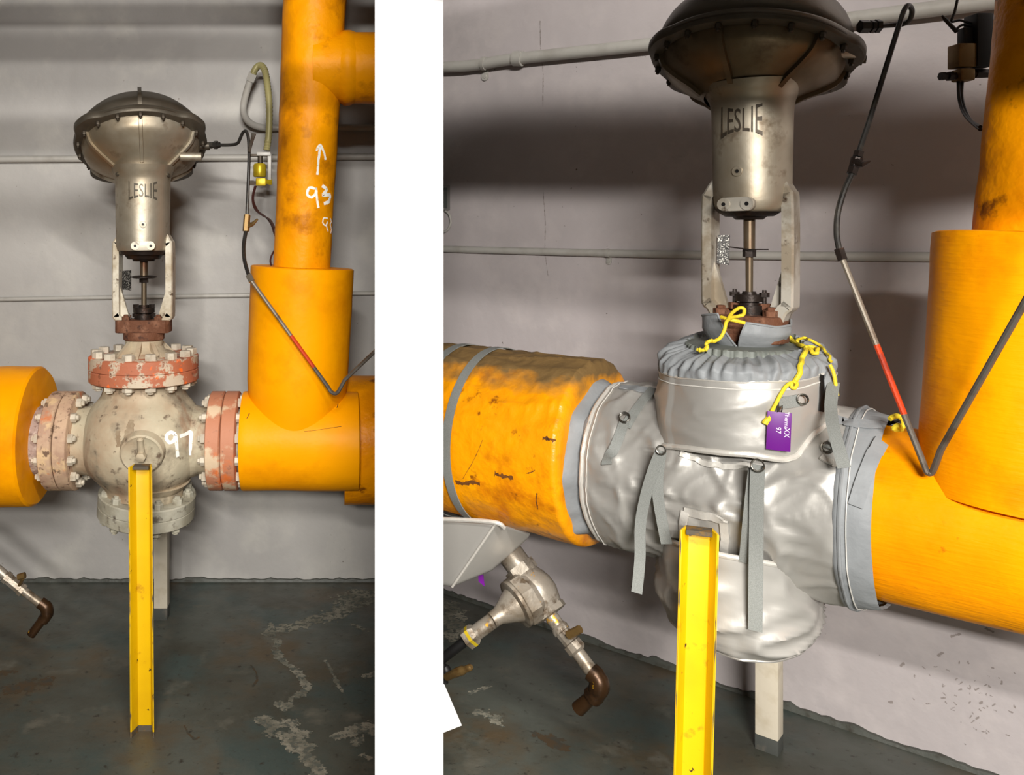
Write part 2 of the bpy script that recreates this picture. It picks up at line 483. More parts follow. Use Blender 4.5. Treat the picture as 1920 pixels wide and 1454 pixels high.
ragged('bare_concrete', [([(506, 1172), (516, 1200), (520, 1228), (532, 1244), (552, 1258), (566, 1272), (572, 1292), (560, 1306), (546, 1310)], .020),
                         ([(508, 1186), (530, 1178), (556, 1176), (580, 1164), (600, 1162)], .042), ([(596, 1164), (622, 1158), (650, 1140), (668, 1122), (700, 1116)], .055),
                         ([(640, 1125), (662, 1116), (700, 1130)], .05), ([(490, 1352), (506, 1362), (522, 1378), (544, 1396), (566, 1410), (586, 1432), (602, 1470)], .030),
                         ([(540, 1362), (556, 1376), (566, 1400)], .034), ([(516, 1320), (530, 1332), (542, 1324)], .018), ([(640, 1380), (664, 1372), (690, 1360), (702, 1380)], .03),
                         ([(668, 1392), (680, 1384)], .02), ([(690, 1268), (704, 1264)], .02), ([(680, 1418), (690, 1424)], .014), ([(660, 1172), (690, 1186)], .012), ([(610, 1240), (640, 1300)], .008)],
       .0035, concrete, f3, f2, floor, .0006, Vector((0, 0, 1)), 1.0)
ragged('bare_concrete', [([(832, 1130), (850, 1150), (856, 1180)], .05), ([(836, 1160), (846, 1200)], .03), ([(905, 1340), (925, 1352)], .03), ([(880, 1300), (915, 1290)], .012)], .004, concrete, f3, f2, floor, .0006, Vector((0, 0, 1)), 5.0)
ragged('rust_stain', [([(20, 1296), (46, 1290), (76, 1280)], .045), ([(4, 1262), (20, 1262)], .02)], .005, stain, f3, f2, floor, .0004, Vector((0, 0, 1)), 3.0)
ragged('rust_stain', [([(1012, 1386), (1032, 1396), (1050, 1400)], .035)], .004, stain, f3, f2, floor, .0004, Vector((0, 0, 1)), 8.0)
ragged('floor_crack', [([(345, 1362), (352, 1376), (364, 1388), (372, 1384)], .005), ([(470, 1248), (480, 1262), (482, 1276), (474, 1288)], .004)], .0015, stain, f3, f2, floor, .0004, Vector((0, 0, 1)), 2.0, .4)
# hairline crack and scuffs of the right wall
def w2(p):
    q = RW(p[0], p[1]); return Vector(((q - W0).dot(D), q.z))
w3 = lambda x, y: Vector((W0.x + D.x * x, W0.y + D.y * x, y))
ragged('wall_crack', [([(1013, 40), (1014, 90), (1019, 140), (1018, 200)], .0018), ([(1019, 360), (1023, 420), (1022, 470), (1028, 520)], .0014)], .0012, faint, w3, w2, wall_right, .0004, N, 1.0, .8, 60)
sc_ = []
for k in range(70):
    u, v = random.gauss(1830, 50), random.gauss(1290, 60)
    if 1215 + (u - 1780) * .2 < v < 1400: sc_.append(([(u, v), (u + random.uniform(-6, 7), v + random.uniform(-5, 5))], random.uniform(.0012, .0028)))
for u, v, u2, v2 in ((1785, 1195, 1800, 1190), (1850, 1180, 1862, 1186), (1668, 1318, 1672, 1318), (1760, 1230, 1768, 1226), (1690, 1250, 1695, 1246)): sc_.append(([(u, v), (u2, v2)], .004))
ragged('wall_scuffs', sc_, .0014, faint, w3, w2, wall_right, .0004, N, 6.0, .5, 90)

# pipes that run overhead, out of the photograph, and shade the walls
def overhead(name, label, a, b, r):
    t = thing(name, label, 'pipe', a)
    obj('pipe_wall', G().lathe(a, b - a, [(0, r), ((b - a).length, r)], 32), yellow_pipe, t)
    for k in (.2, .8):
        p = a.lerp(b, k)
        obj('hanger', G().tube([p, Vector((p.x, p.y, CEIL))], .006, 8), tube_dark, t)
t = thing('added_shade_duct', 'unseen sheet metal duct added overhead to shade the pinkish wall', 'duct', W0 + N * 1.6 - D * 1.2 + Vector((0, 0, 1)) * 1.65)  # unseen duct, added to cut the lamp light and band the right wall
def duct_pt(s_, n_, z_): return Vector((W0.x, W0.y, z_ + .055 * (s_ + .6))) + N * (1.6 + n_) + D * s_
rows = [[duct_pt(s_, n_, z_) for n_, z_ in ((-.15, 1.64), (.15, 1.64), (.15, 2.19), (-.15, 2.19))] for s_ in (-.13, -2.4)]
obj('shade_duct_body', G().grid(rows, True, True, True), post_foot, t)
for s_ in (-.7, -1.3, -1.9):
    rows = [[duct_pt(s_ + q, n_, z_) for n_, z_ in ((-.155, 1.637), (.155, 1.637), (.155, 2.195), (-.155, 2.195))] for q in (-.015, .015)]
    obj('shade_duct_joint', G().grid(rows, True, True, True), post_foot, t)
for s_ in (-.5, -2.0):
    for n_ in (-.17, .17):
        p = duct_pt(s_, n_, 1.7)
        obj('shade_duct_rod', G().tube([p, Vector((p.x, p.y, CEIL))], .006, 8), tube_dark, t)
overhead('overhead_pipe', 'overhead pipe high along the grey wall left of the partition', Vector((-2.4, 2.0, 2.11)), Vector((.13, 2.0, 2.11)), .085)
overhead('overhead_pipe', 'thin overhead pipe nearer the camera left of the partition', Vector((-2.4, 1.2, 1.76)), Vector((.0, 1.2, 1.76)), .045)

# ------------------------------------------------------------------ shared builders
bolt_me = {}
def bolt_mesh(r, up, down, shank=.6, head=False):
    """stud along z: nut from 0 to up on the top side, nut below, round stud ends"""
    key = (r, up, down, head)
    if key not in bolt_me:
        s_ = r * shank
        top_ = [(0, r), (up * .66, r), (up * .74, r * .86), (up * .74, s_), (up * 1.05, s_), (up * 1.12, s_ * .7)]
        if head: top_ = [(0, r), (up * .9, r), (up, r * .88)]
        if down:
            bot__ = [(-down - up * 1.12, s_ * .7), (-down - up * 1.05, s_), (-down - up * .74, s_), (-down - up * .74, r * .86), (-down - up * .66, r), (-down, r), (-down, s_), (0, s_)]
        else: bot__ = [(-.002, s_), (0, s_)]
        g = G().lathe((0, 0, 0), (0, 0, 1), bot__ + top_, 6)
        bolt_me[key] = mesh_of('bolt', g)
    return bolt_me[key]

def bolt_ring(parent, name, o, ax, e1, e2, rad, n, r, up, down, mat, ph=0.0, skip=(), head=False):
    me = bolt_mesh(r, up, down, .6, head)
    for k in range(n):
        if k in skip: continue
        a = ph + 2 * math.pi * k / n
        p = o + (e1 * math.cos(a) + e2 * math.sin(a)) * rad
        M = basis(p, ax, e1 * math.cos(a + .4) + e2 * math.sin(a + .4))
        place(name, me, mat, parent, M)

def text_mesh(s, size, extrude):
    cu = bpy.data.curves.new('lettering', 'FONT'); cu.body = s; cu.size = size; cu.extrude = extrude; cu.align_x = 'CENTER'
    cu.resolution_u = 3
    o = bpy.data.objects.new('lettering', cu); col.objects.link(o)
    dg = bpy.context.evaluated_depsgraph_get()
    me = bpy.data.meshes.new_from_object(o.evaluated_get(dg))
    bpy.data.objects.remove(o)
    return me

def actuator(t, u0, v0, Y, k, Rp, dn, rneck, ribs, cap, rib_w, mats, nb=18, lug_ph=(), fin=True, C=None):
    """diaphragm actuator: lower bowl, rim, upper cover, ribs, rim bolts; (u0, v0) is the middle of the rim's lower face"""
    C = C or U(u0, v0, Y)
    n, st = disc_normal(u0, v0, k, True)
    e1, e2 = frame(n, C)
    s = Y / F / st                                    # metres for one pixel
    Rw = Rp * s
    ea = (e1, e2)
    bowl = [(0, Rw * .89), (-dn * s * .10, Rw * .88), (-dn * s * .34, Rw * .83), (-dn * s * .58, Rw * .70), (-dn * s * .78, Rw * .56), (-dn * s * .93, rneck * s * 1.14), (-dn * s, rneck * s * 1.04), (-dn * s * 1.08, rneck * s * .96)]
    bp = [(a, b) for a, b in bowl]
    P = sm([Vector((a, b, 0)) for a, b in bp], 5)
    ob = obj('lower_bowl', G().lathe(C, n, [(p.x, p.y) for p in P], 64, False, e=ea), mats[0], t)
    # rim with round lugs
    seg = 120; rows = []
    def rim_r(a):
        x = 0
        for l, amp_ in lug_ph:
            dlt = (a - l + math.pi) % (2 * math.pi) - math.pi
            x = max(x, amp_ / (1 + math.exp((abs(dlt) - .24) * 24)))
        return Rw * (1 + x)
    hh = Rp * s * .115
    for hgt, sc in ((-.012 * Rp * s, .92), (0, .985), (.2 * hh, 1), (.8 * hh, 1), (hh, .985), (hh * 1.15, .93)):
        rows.append([C + n * hgt + (e1 * math.cos(2 * math.pi * j / seg) + e2 * math.sin(2 * math.pi * j / seg)) * rim_r(2 * math.pi * j / seg) * sc for j in range(seg)])
    orim = obj('rim', G().grid(rows, True, True, True), mats[1], t)
    obj('gasket_line', G().lathe(C + n * hh * .42, n, [(0, Rw * .99), (0, Rw * 1.004), (hh * .12, Rw * 1.004), (hh * .12, Rw * .99)], 80, False, e=ea), bolt_dark, t)
    cp = sm([Vector((hh * 1.1, Rw * .93, 0))] + [Vector((a * s, b * s, 0)) for a, b in cap], 4)
    obj('upper_cover', G().lathe(C, n, [(p.x, p.y) for p in cp], 64, True, e=ea), mats[1], t)
    for a in ribs:
        dr = e1 * math.cos(a) + e2 * math.sin(a); tw = e2 * math.cos(a) - e1 * math.sin(a)
        rows = []
        for i, p in enumerate(P[1:-4]):
            q = P[min(i + 2, len(P) - 1)] - P[i]
            q = Vector((q.x, q.y)).normalized()
            nor = (dr * -q.x + n * q.y).normalized()          # outwards from the bowl profile
            base = C + n * p.x + dr * p.y
            w = rib_w * s * .5
            rows.append([base - tw * w - nor * .004, base - tw * w * .7 + nor * rib_w * s * .55, base + tw * w * .7 + nor * rib_w * s * .55, base + tw * w - nor * .004])
        obj('rib', G().grid(rows, True, True, True), mats[0], t)
    me = bolt_mesh(round(Rw * .032, 4), round(Rw * .075, 4), 0)
    for j in range(nb):
        a = 2 * math.pi * (j + .5) / nb
        p = C - n * Rp * s * .008 + (e1 * math.cos(a) + e2 * math.sin(a)) * Rw * .94
        place('rim_bolt', me, mats[2], orim, basis(p, -n))
    if fin:
        rows = []
        for p in cp[:-2]:
            base = C + n * p.x + e2 * p.y
            w = rib_w * s * .45
            rows.append([base - e1 * w, base - e1 * w + (n + e2 * .4) * rib_w * s * .9, base + e1 * w + (n + e2 * .4) * rib_w * s * .9, base + e1 * w])
        obj('cover_rib', G().grid(rows, True, True, True), mats[1], t)
    return C, n, e1, e2, s, Rw

def neck_text(parent, axis_x, axis_y, r, zc, facing, width, height, mat):
    me = text_mesh('LESLIE', 1.0, .0)
    g = G()
    xs = [v.co.x for v in me.vertices]; ys = [v.co.y for v in me.vertices]
    x0, x1, y0, y1 = min(xs), max(xs), min(ys), max(ys)
    fx = math.atan2(facing.y, facing.x)
    def mp(v, o):
        x = ((v.co.x - x0) / (x1 - x0) - .5); y = ((v.co.y - y0) / (y1 - y0) - .5)
        y *= 1 + .9 * (abs(x) * 2) ** 2.2 * .55
        a = fx + x * width / r
        return Vector((axis_x + math.cos(a) * (r + o), axis_y + math.sin(a) * (r + o), zc + y * height))
    vs_ = [mp(v, .0022) for v in me.vertices]; nv = len(vs_)
    vs_ += [mp(v, -.002) for v in me.vertices]
    fs = [tuple(p.vertices) for p in me.polygons] + [tuple(i + nv for i in reversed(p.vertices)) for p in me.polygons]
    from collections import Counter
    ec = Counter()
    for p in me.polygons:
        for e in p.edge_keys: ec[e] += 1
    fs += [(a, b, b + nv, a + nv) for (a, b), c in ec.items() if c == 1]
    return obj('cast_lettering', G().add(vs_, fs), mat, parent)

def neck_details(t, cx, cy, r, facing, z_boss, z_lug, s, mats, lug_off):
    """round boss and two-hole lug plate on the front of the neck"""
    def P(x, z, o):                       # x metres to the right along the surface
        a = math.atan2(facing.y, facing.x) + x / r
        nn = Vector((math.cos(a), math.sin(a), 0))
        return Vector((cx, cy, z)) + nn * (r + o), nn
    p, nn = P(lug_off, z_boss, -.003)
    b = obj('boss', G().lathe(p, nn, [(0, 9.5 * s), (.005, 9.5 * s), (.006, 8.5 * s), (.006, 4 * s), (.003, 3.8 * s)], 24), mats[0], t)
    obj('boss_hole', G().lathe(p + nn * .0032, nn, [(0, 3.2 * s), (.001, 3.2 * s)], 12), black, b)
    p, nn = P(lug_off, z_lug, -.004)
    x = Vector((0, 0, 1)).cross(nn); up = Vector((0, 0, 1))
    poly = []
    for k in range(24):
        a = math.pi * 2 * k / 24
        poly.append(p + x * (math.cos(a) * 13 * s + (20 * s if math.cos(a) > 0 else -20 * s)) + up * math.sin(a) * 13 * s)
    pl = obj('lug_plate', G().prism(poly, nn * .013), mats[1], t, bevel=.0015)
    for sg in (-1, 1):
        q = p + nn * .0128 + x * sg * 21 * s
        obj('lug_boss', G().lathe(q, nn, [(0, 11.5 * s), (.0025, 11.5 * s), (.0025, 4 * s), (.001, 3.5 * s)], 20), mats[1], pl)
        obj('lug_hole', G().lathe(q, nn, [(0, 3.4 * s), (.0028, 3.4 * s)], 12), black, pl)

def yoke(t, c, z0, z1, zb, half, x, y, arm_w, arm_d, mat):
    """two arms: outer half-width half along x, depth along y; rounded at both ends; gusset inside"""
    up = Vector((0, 0, 1))
    for sg in (-1, 1):
        ctr = []
        pts = [(half * .50, z0 + (z0 - z1) * .30), (half * .74, z0 + (z0 - z1) * .22), (half * .93, z0 + (z0 - z1) * .09), (half, z0 - (z0 - z1) * .04), (half, z1 + (z0 - z1) * .12), (half * .97, z1), (half * .84, z1 - (z0 - z1) * .06), (half * .70, zb)]
        P = sm([Vector((a, b, 0)) for a, b in pts], 5)
        rows = []
        for i, p in enumerate(P):
            q = (P[min(i + 1, len(P) - 1)] - P[max(i - 1, 0)]).normalized()
            nx, nz = -q.y, q.x                     # outwards in the x-z plane
            o = c + x * sg * p.x; o.z = p.y
            out = (x * sg * nx + up * nz)
            k = min(1, .40 + i * .06)
            ch = arm_w * .18
            ring = []
            for a, b in ((0, -1), (0, 1), (-1, 1), (-1, -1)):
                ring.append((a, b))
            rows.append([o + y * (-arm_d * k * .5 + ch), o + y * (arm_d * k * .5 - ch), o + y * arm_d * k * .5 - out * ch, o + y * arm_d * k * .5 - out * arm_w,
                         o - y * arm_d * k * .5 - out * arm_w, o - y * arm_d * k * .5 - out * ch])
        obj('yoke_arm', G().grid(rows, True, True, True), mat, t, ang=40)
        # gusset that widens towards the bottom
        hgt = z0 - z1
        o = c + x * sg * (half - arm_w * .9)
        A = Vector((o.x, o.y, z1 + hgt * .45)); B = Vector((o.x, o.y, z1 - hgt * .02)); E_ = c + x * sg * (half - arm_w * .9 - half * .33); E_.z = z1 - hgt * .02
        obj('gusset', G().prism([A - y * arm_d * .12, B - y * arm_d * .12, E_ - y * arm_d * .12], y * arm_d * .24), mat, t)

# ------------------------------------------------------------------ left bay: the bare control valve
YL = 2.45
SL = YL / F
def Lz(v): return CH - (v - YH) * SL
XL = (270 - PX) / F * YL
CL = Vector((XL, YL, Lz(826)))                        # centre of the left valve body
UP = Vector((0, 0, 1)); EX = Vector((1, 0, 0)); EY = Vector((0, 1, 0))
def vl(g, prof, x=XL, y=YL, seg=48, cap=True, s=SL):
    return g.lathe((x, y, 0), UP, [(Lz(v), r * s) for v, r in prof], seg, cap)
def Lx(u): return (u - PX) / F * YL

tv = thing('control_valve', 'bare globe control valve with orange flanges and domed silver actuator', 'valve', (XL, YL, Lz(1000)))
g = G()
P = sm([Vector((v, r, 0)) for v, r in [(716, 74), (728, 75), (742, 80), (758, 93), (776, 105), (800, 113), (826, 116), (852, 113), (876, 103), (896, 86), (910, 74), (925, 70)]], 4)
vl(g, [(p.x, p.y) for p in reversed(P)], seg=72)
body = obj('valve_body', g, cast_grey, tv)
zc = Lz(826)
for ua, ub in ((142, 200), (398, 340)):
    xa, xb = Lx(ua), Lx(ub); sg = 1 if xb > xa else -1; L = abs(xb - xa)
    nozz = obj('end_nozzle', G().lathe((xa, YL, zc), (sg, 0, 0), [(0, 62 * SL), (L * .4, 63 * SL), (L * .7, 68 * SL), (L, 78 * SL)], 48), cast_grey, tv)
def flange(parent, name, x0, x1, rp, mat, raised=True):
    d = 1 if x1 > x0 else -1
    L = abs(x1 - x0)
    return obj(name, G().lathe((x0, YL, zc), (d, 0, 0), [(0, rp * SL - .004), (.003, rp * SL), (L - .002, rp * SL), (L, rp * SL - .003)], 72), mat, parent)
fl = flange(tv, 'inlet_flange', Lx(125), Lx(150), 91, flange_tan)
bolt_ring(fl, 'flange_bolt', Vector((Lx(150), YL, zc)), EX, EY, UP, 76 * SL, 12, .0135, .020, Lx(150) - Lx(99), bolt_grey, ph=.26)
fr = flange(tv, 'outlet_flange', Lx(422), Lx(396), 91, flange_pink)
bolt_ring(fr, 'flange_bolt', Vector((Lx(396), YL, zc)), -EX, EY, UP, 76 * SL, 12, .0135, .020, Lx(449) - Lx(396), bolt_grey, ph=.26)
# drain boss and plug on the front
bd = Vector((.06, -1, -.25)).normalized()
tb = bvh(body, nozz)
bp_, bn_ = hit(tb, 266, 850)
bo = bp_ - bd * .012
boss = obj('drain_boss', G().lathe(bo, bd, [(0, 40 * SL), (.020, 37 * SL), (.024, 34 * SL), (.021, 30 * SL), (.021, 12 * SL)], 40), cast_grey, tv)
obj('drain_plug', G().lathe(bo + bd * .016, bd, [(0, 10 * SL), (.024, 9 * SL), (.026, 6 * SL)], 6).lathe(bo + bd * .03 + UP * 14 * SL, (0, -.3, 1), [(-.01, 7 * SL), (.018, 5 * SL), (.026, 6 * SL), (.032, 3 * SL)], 12), cast_grey, boss)
g = G()
for st in ([(329, 815), (321, 811), (313, 816), (312, 824), (318, 830), (326, 826), (329, 816), (331, 836), (333, 857)], [(337, 819), (347, 815), (358, 811), (357, 830), (355, 854)]):
    ps, ns = on_surface(tb, st, .0004, 6)
    g.ribbon(ps, ns, 6.5 * SL, .0006, .12)
obj('painted_number', g, chalk, tv, label='white hand painted number 97')
g = G()
ps, ns = on_surface(tb, [(247, 788), (244, 805), (242, 822), (243, 836)], .0003, 6)
g.ribbon(ps, ns, [.010 + .016 * math.sin(i / len(ps) * 3.1) for i in range(len(ps))], .0005, .25)
ps, ns = on_surface(tb, [(222, 808), (221, 825), (223, 838)], .0003, 6)
g.ribbon(ps, ns, .012, .0005, .4)
obj('drip_stain', g, drip, tv)

# bonnet flange pair with its bolts
bf = obj('bonnet_flange', vl(G(), [(690, 99), (688.5, 101), (667, 101), (665, 98)], seg=72), flange_orange, tv)
bf2 = obj('body_flange', vl(G(), [(713, 98), (711, 101), (692, 101), (690, 99.5)], seg=72), flange_orange, tv)
bolt_ring(bf, 'bonnet_bolt', Vector((XL, YL, Lz(665))), UP, EX, EY, 87 * SL, 14, .0165, .017, Lz(665) - Lz(713), bolt_grey, ph=.12, head=True)
obj('bonnet', vl(G(), [(667, 62), (662, 58), (656, 40), (648, 34), (636, 35)], seg=40), cast_grey, tv)
for a in (-2.2, -1.57, -.95, .8, 1.57, 2.3):
    d_ = Vector((math.cos(a), math.sin(a), 0)); w_ = Vector((-d_.y, d_.x, 0)) * 4 * SL
    c_ = Vector((XL, YL, 0))
    p_ = [c_ + d_ * 30 * SL + UP * Lz(638), c_ + d_ * 36 * SL + UP * Lz(638), c_ + d_ * 66 * SL + UP * Lz(665), c_ + d_ * 30 * SL + UP * Lz(665)]
    obj('bonnet_web', G().prism([q - w_ for q in p_], w_ * 2), cast_grey, tv)
obj('packing_flange', vl(G(), [(637, 36), (635, 38), (623, 38), (621, 37)], seg=36), rust, tv)
ang_t = [(-50, 18), (-44, 26), (44, 26), (50, 18), (50, -18), (44, -26), (-44, -26), (-50, -18)]
pk = obj('packing_block', G().prism([Vector((XL + a * SL, YL + b * SL, Lz(623))) for a, b in ang_t], (0, 0, Lz(599) - Lz(623))), rust, tv, bevel=.004)
for a, b in ((-30, -16), (30, -16), (-34, 12), (34, 12)):
    place('rust_bolt', bolt_mesh(.012, .014, 0), rust, pk, basis(Vector((XL + a * SL, YL + b * SL, Lz(599))), UP))
yoke(tv, Vector((XL, YL, 0)), Lz(462), Lz(596), Lz(619), 56 * SL, EX, EY, 13 * SL, 34 * SL, cream_metal)
# gland and stem
gl = obj('gland', vl(G(), [(600, 17), (590, 17), (590, 12), (586, 12), (586, 20), (577, 20), (577, 9), (572, 9)], seg=24), dark_iron, tv)
for sg in (-1, 1):
    obj('gland_stud', vl(G(), [(600, 3.5), (572, 3.5)], x=XL + sg * 15 * SL, seg=8), dark_iron, gl)
    obj('gland_nut', vl(G(), [(578, 6), (571, 6)], x=XL + sg * 15 * SL, seg=6), dark_iron, gl)
    obj('gland_nut', vl(G(), [(595, 7), (588, 7)], x=XL + sg * 15 * SL, seg=6), dark_iron, gl)
obj('stem', vl(G(), [(580, 5), (529, 5), (529, 7), (516, 7), (516, 7.5), (474, 7.5)], seg=20), stem_steel, tv)
obj('stem_nut', vl(G(), [(530, 9), (523, 9)], seg=6), dark_iron, tv)
obj('travel_disc', vl(G(), [(522, 20), (520.5, 24), (519, 24), (517, 18)], seg=32), dark_iron, tv)
obj('neck_base', vl(G(), [(490, 20), (486, 22), (486, 30), (478, 36), (478, 44), (470, 47)], seg=36), dark_iron, tv)
npl = obj('name_plate', G().prism([U(229, 508, YL - .02), U(246, 507, YL - .03), U(246, 545, YL - .03), U(229, 543, YL - .02)], (.0, .002, 0)), plate_black, tv)
# neck
nk = sm([Vector((a, b, 0)) for a, b in [(470, 47), (462, 49), (452, 49.5), (400, 50), (345, 51), (332, 53), (322, 57), (312, 60)]], 3)
neck = obj('actuator_neck', vl(G(), [(p.x, p.y) for p in nk], seg=64, x=XL - 2 * SL), silver_paint, tv)
fac = Vector((-XL, -YL, 0)).normalized()
neck_text(tv, XL - 2 * SL, YL, 50 * SL, Lz(360), fac, 52 * SL, 24 * SL, silver_dark)
neck_details(tv, XL - 2 * SL, YL, 49.5 * SL, fac, Lz(422), Lz(461), SL * .66, (cream_metal, cream_metal), -.0)
for a in (-.0, .98, -.98):
    d_ = Matrix.Rotation(a, 3, 'Z') @ fac
    obj('vent_slot', G().lathe(Vector((XL - 2 * SL, YL, Lz(318 if a == 0 else 330))) + d_ * 56 * SL, d_, [(-.02, 3.2 * SL), (.002, 3.2 * SL), (.002, 1.5 * SL)], 10), silver_dark, tv)
acap = [(34, 119), (58, 102), (76, 82), (88, 55), (94, 25), (95, 1)]
A60 = math.radians
nl_, stl = disc_normal(265, 274, .53, True)
CA, nA, eA1, eA2, sA, RA = actuator(tv, 265, 274, YL, .53, 127, 62, 50, [A60(x) for x in (90, 30, 150, 210, 270, 330)], acap, 8, (silver_paint, silver_dark, bolt_dark), 18,
                                    [(A60(38), .10), (A60(142), .10), (A60(236), .20), (A60(304), .20)], True, U(267, 329, YL) + nl_ * 62 * SL / stl)
# air inlet boss on the rim
pb_ = CA + eA1 * RA * .98 + nA * .004
obj('air_inlet', G().lathe(pb_, eA1, [(-.02, 8 * sA), (.012, 8 * sA), (.012, 5 * sA), (.02, 5 * sA)], 12), silver_dark, tv)
obj('rim_boss', G().lathe(U(372, 294, YL - .02), (1, .1, 0), [(-.05, 8 * sA), (.008, 8 * sA), (.009, 6 * sA)], 16), silver_paint, tv)
# bottom flange
bu, bv = 277, 922
nb_, stb = disc_normal(bu, bv, .40, False)
CB = U(bu, bv, YL)
eb1, eb2 = frame(nb_, CB)
sb = SL / stb
obj('bottom_neck', G().lathe(CB, nb_, [(0, 68 * sb), (14 * sb, 68 * sb), (30 * sb, 80 * sb)], 40), cast_grey, tv)
bfl = obj('bottom_flange', G().lathe(CB, nb_, [(0, 90 * sb), (-2 * sb, 92 * sb), (-21 * sb, 92 * sb), (-22 * sb, 91 * sb)], 72), flange_grey, tv)
bcv = obj('bottom_cover', G().lathe(CB - nb_ * 22.5 * sb, nb_, [(0, 91 * sb), (-1 * sb, 92 * sb), (-20 * sb, 92 * sb), (-22 * sb, 90 * sb), (-26 * sb, 60 * sb)], 72), flange_grey, tv)
bolt_ring(bfl, 'bottom_bolt', CB, nb_, eb1, eb2, 78 * sb, 12, .0145, .020, 44 * sb, flange_grey, ph=.26)

# ------------------------------------------------------------------ left bay: insulated pipes
tp = thing('insulated_pipe', 'thick yellow insulated pipe stub ending in tan bolted flange at the left edge', 'pipe', (Lx(0), YL, zc))
xe = Lx(70)
def rough_cyl(o, ax, prof, seg, amp, fr, e=None, cap=True):
    g = G(); g.lathe(o, ax, prof, seg, cap, e=e)
    ax = Vector(ax).normalized()
    for p in g.v:
        q = p - Vector(o); q = q - ax * q.dot(ax)
        if q.length > 1e-3:
            dd = amp * (noise.noise(p * fr) + .5 * noise.noise(p * fr * 2.7))
            p += q.normalized() * dd
    return g
L0 = 1.2
prof = [(L0 * i / 40 , 128 * SL) for i in range(41)] + [(L0 + .006, 124 * SL), (L0 + .008, 110 * SL), (L0 + .008, 60 * SL)]
obj('insulation', rough_cyl((xe - L0, YL, Lz(817)), EX, prof, 72, .004, 6), yellow_jacket, tp)
obj('pipe_stub', rough_cyl((Lx(60), YL, zc), EX, [(0, 66 * SL), (.02, 65 * SL), (.05, 64 * SL), (Lx(104) - Lx(60), 63 * SL)], 48, .002, 30), pipe_scale, tp)
flange(tp, 'pipe_flange', Lx(123.5), Lx(99), 91, flange_tan)

tt = thing('insulated_tee', 'bright yellow insulated tee with riser and side branch left of the white partition', 'pipe', (Lx(560), YL, Lz(916)))
flange(tt, 'pipe_flange', Lx(423), Lx(449), 91, flange_pink)
obj('pipe_hub', G().lathe((Lx(449), YL, zc), EX, [(0, 60 * SL), (.03, 60 * SL)], 40), flange_grey, tt)
obj('run_jacket', rough_cyl((Lx(456), YL, Lz(826)), EX, [(0, 84 * SL), (0, 90 * SL)] + [(.004 + i * .02, 91 * SL) for i in range(17)] + [(Lx(672) - Lx(456) - .002, 91 * SL), (Lx(672) - Lx(456), 89 * SL), (Lx(672) - Lx(456), 60 * SL)], 72, .0025, 6), yellow_jacket, tt)
YB = 2.57
rb = 118 * YB / F
seg = 72; rows = []
for i in range(2):
    pass
c_ = U(645, 824, YB)
ring0, ring1, ringc = [], [], []
for j in range(seg):
    a = 2 * math.pi * j / seg
    q = c_ + EY * math.cos(a) * rb + UP * math.sin(a) * rb
    ring0.append(c_ + EY * math.cos(a) * rb * .6 + UP * math.sin(a) * rb * .6); ring1.append(q); ringc.append(to_partition(q, EX))
obj('elbow_jacket', G().grid([ring0, [p - EX * 0 for p in ring1]] + [[a.lerp(b, t) for a, b in zip(ring1, ringc)] for t in (.1, .4, .7, 1)], True, True, True), yellow_rough, tt)
# riser sleeve, leaning a little
def riser(name, a, b, ra, rb_, mat, n=14, amp=.002, lip=True):
    ax = (b - a); L = ax.length
    prof = [(L * i / n, ra + (rb_ - ra) * ((i / n) if not lip else min(1, (i / n) * 3.2) * .78 + .22 * i / n)) for i in range(n + 1)]
    if lip: prof += [(L + .003, rb_ - .004), (L + .003, rb_ * .4)]
    return obj(name, rough_cyl(a, ax, prof, 64, amp, 7), mat, tt)
riser('riser_sleeve', U(553, 830, YL), U(567, 503, YL), 78 * SL, 96.5 * SL, yellow_jacket)
rs = riser('riser_pipe', U(565, 520, YL), U(619, -600, YL), 52.5 * SL, 67.5 * SL, yellow_pipe, 52, .003, False)
q0 = U(588, 128, YL)
rows = []
for t in (0, .12, .5, 1):
    rows.append([])
    for j in range(48):
        a = 2 * math.pi * j / 48
        q = q0 + EY * math.cos(a) * 66 * SL + UP * math.sin(a) * 66 * SL
        rows[-1].append(q.lerp(to_partition(q, EX), t))
obj('branch_pipe', G().grid(rows, True, True, True), yellow_pipe, tt)
obj('branch_collar', rough_cyl(q0 + EX * 45 * SL, EX, [(0, 64 * SL), (.02, 70 * SL), (.035, 70 * SL), (.05, 66 * SL)], 48, .003, 14), yellow_pipe, tt)
tr = bvh(rs)
g = G()
for st, w in (([(595, 328), (597, 300), (600, 276)], 4.5), ([(593, 283), (600, 272), (608, 288), (610, 300)], 4),
              ([(590, 354), (580, 352), (576, 364), (584, 370), (592, 362), (592, 352), (594, 372), (597, 390)], 4.5), ([(604, 348), (612, 356), (606, 366), (618, 366), (616, 378), (607, 382)], 6.5),
              ([(614, 410), (607, 409), (605, 418), (610, 423), (614, 416), (612, 424), (615, 434)], 2.6), ([(619, 410), (621, 416), (619, 421), (621, 430), (620, 438)], 2.4)):
    ps, ns = on_surface(tr, st, .0004, 6, YL)
    g.ribbon(ps, ns, w * SL, .0006, .2)
obj('painted_marks', g, chalk, tt, label='white hand painted arrow and number 93')
g = G()
te = bvh(bpy.data.objects['run_jacket'])
for st, w in (([(463, 785), (466, 779), (468, 775)], 3), ([(632, 765), (636, 752), (640, 745)], 2.5), ([(515, 778), (530, 786), (548, 788)], 2), ([(570, 810), (600, 806), (640, 800)], 1.2)):
    ps, ns = on_surface(te, st, .0004, 5, YL)
    g.ribbon(ps, ns, [w * SL * random.uniform(.3, 1) for _ in ps], .0005, .5)
obj('grime_marks', g, grime, tt)

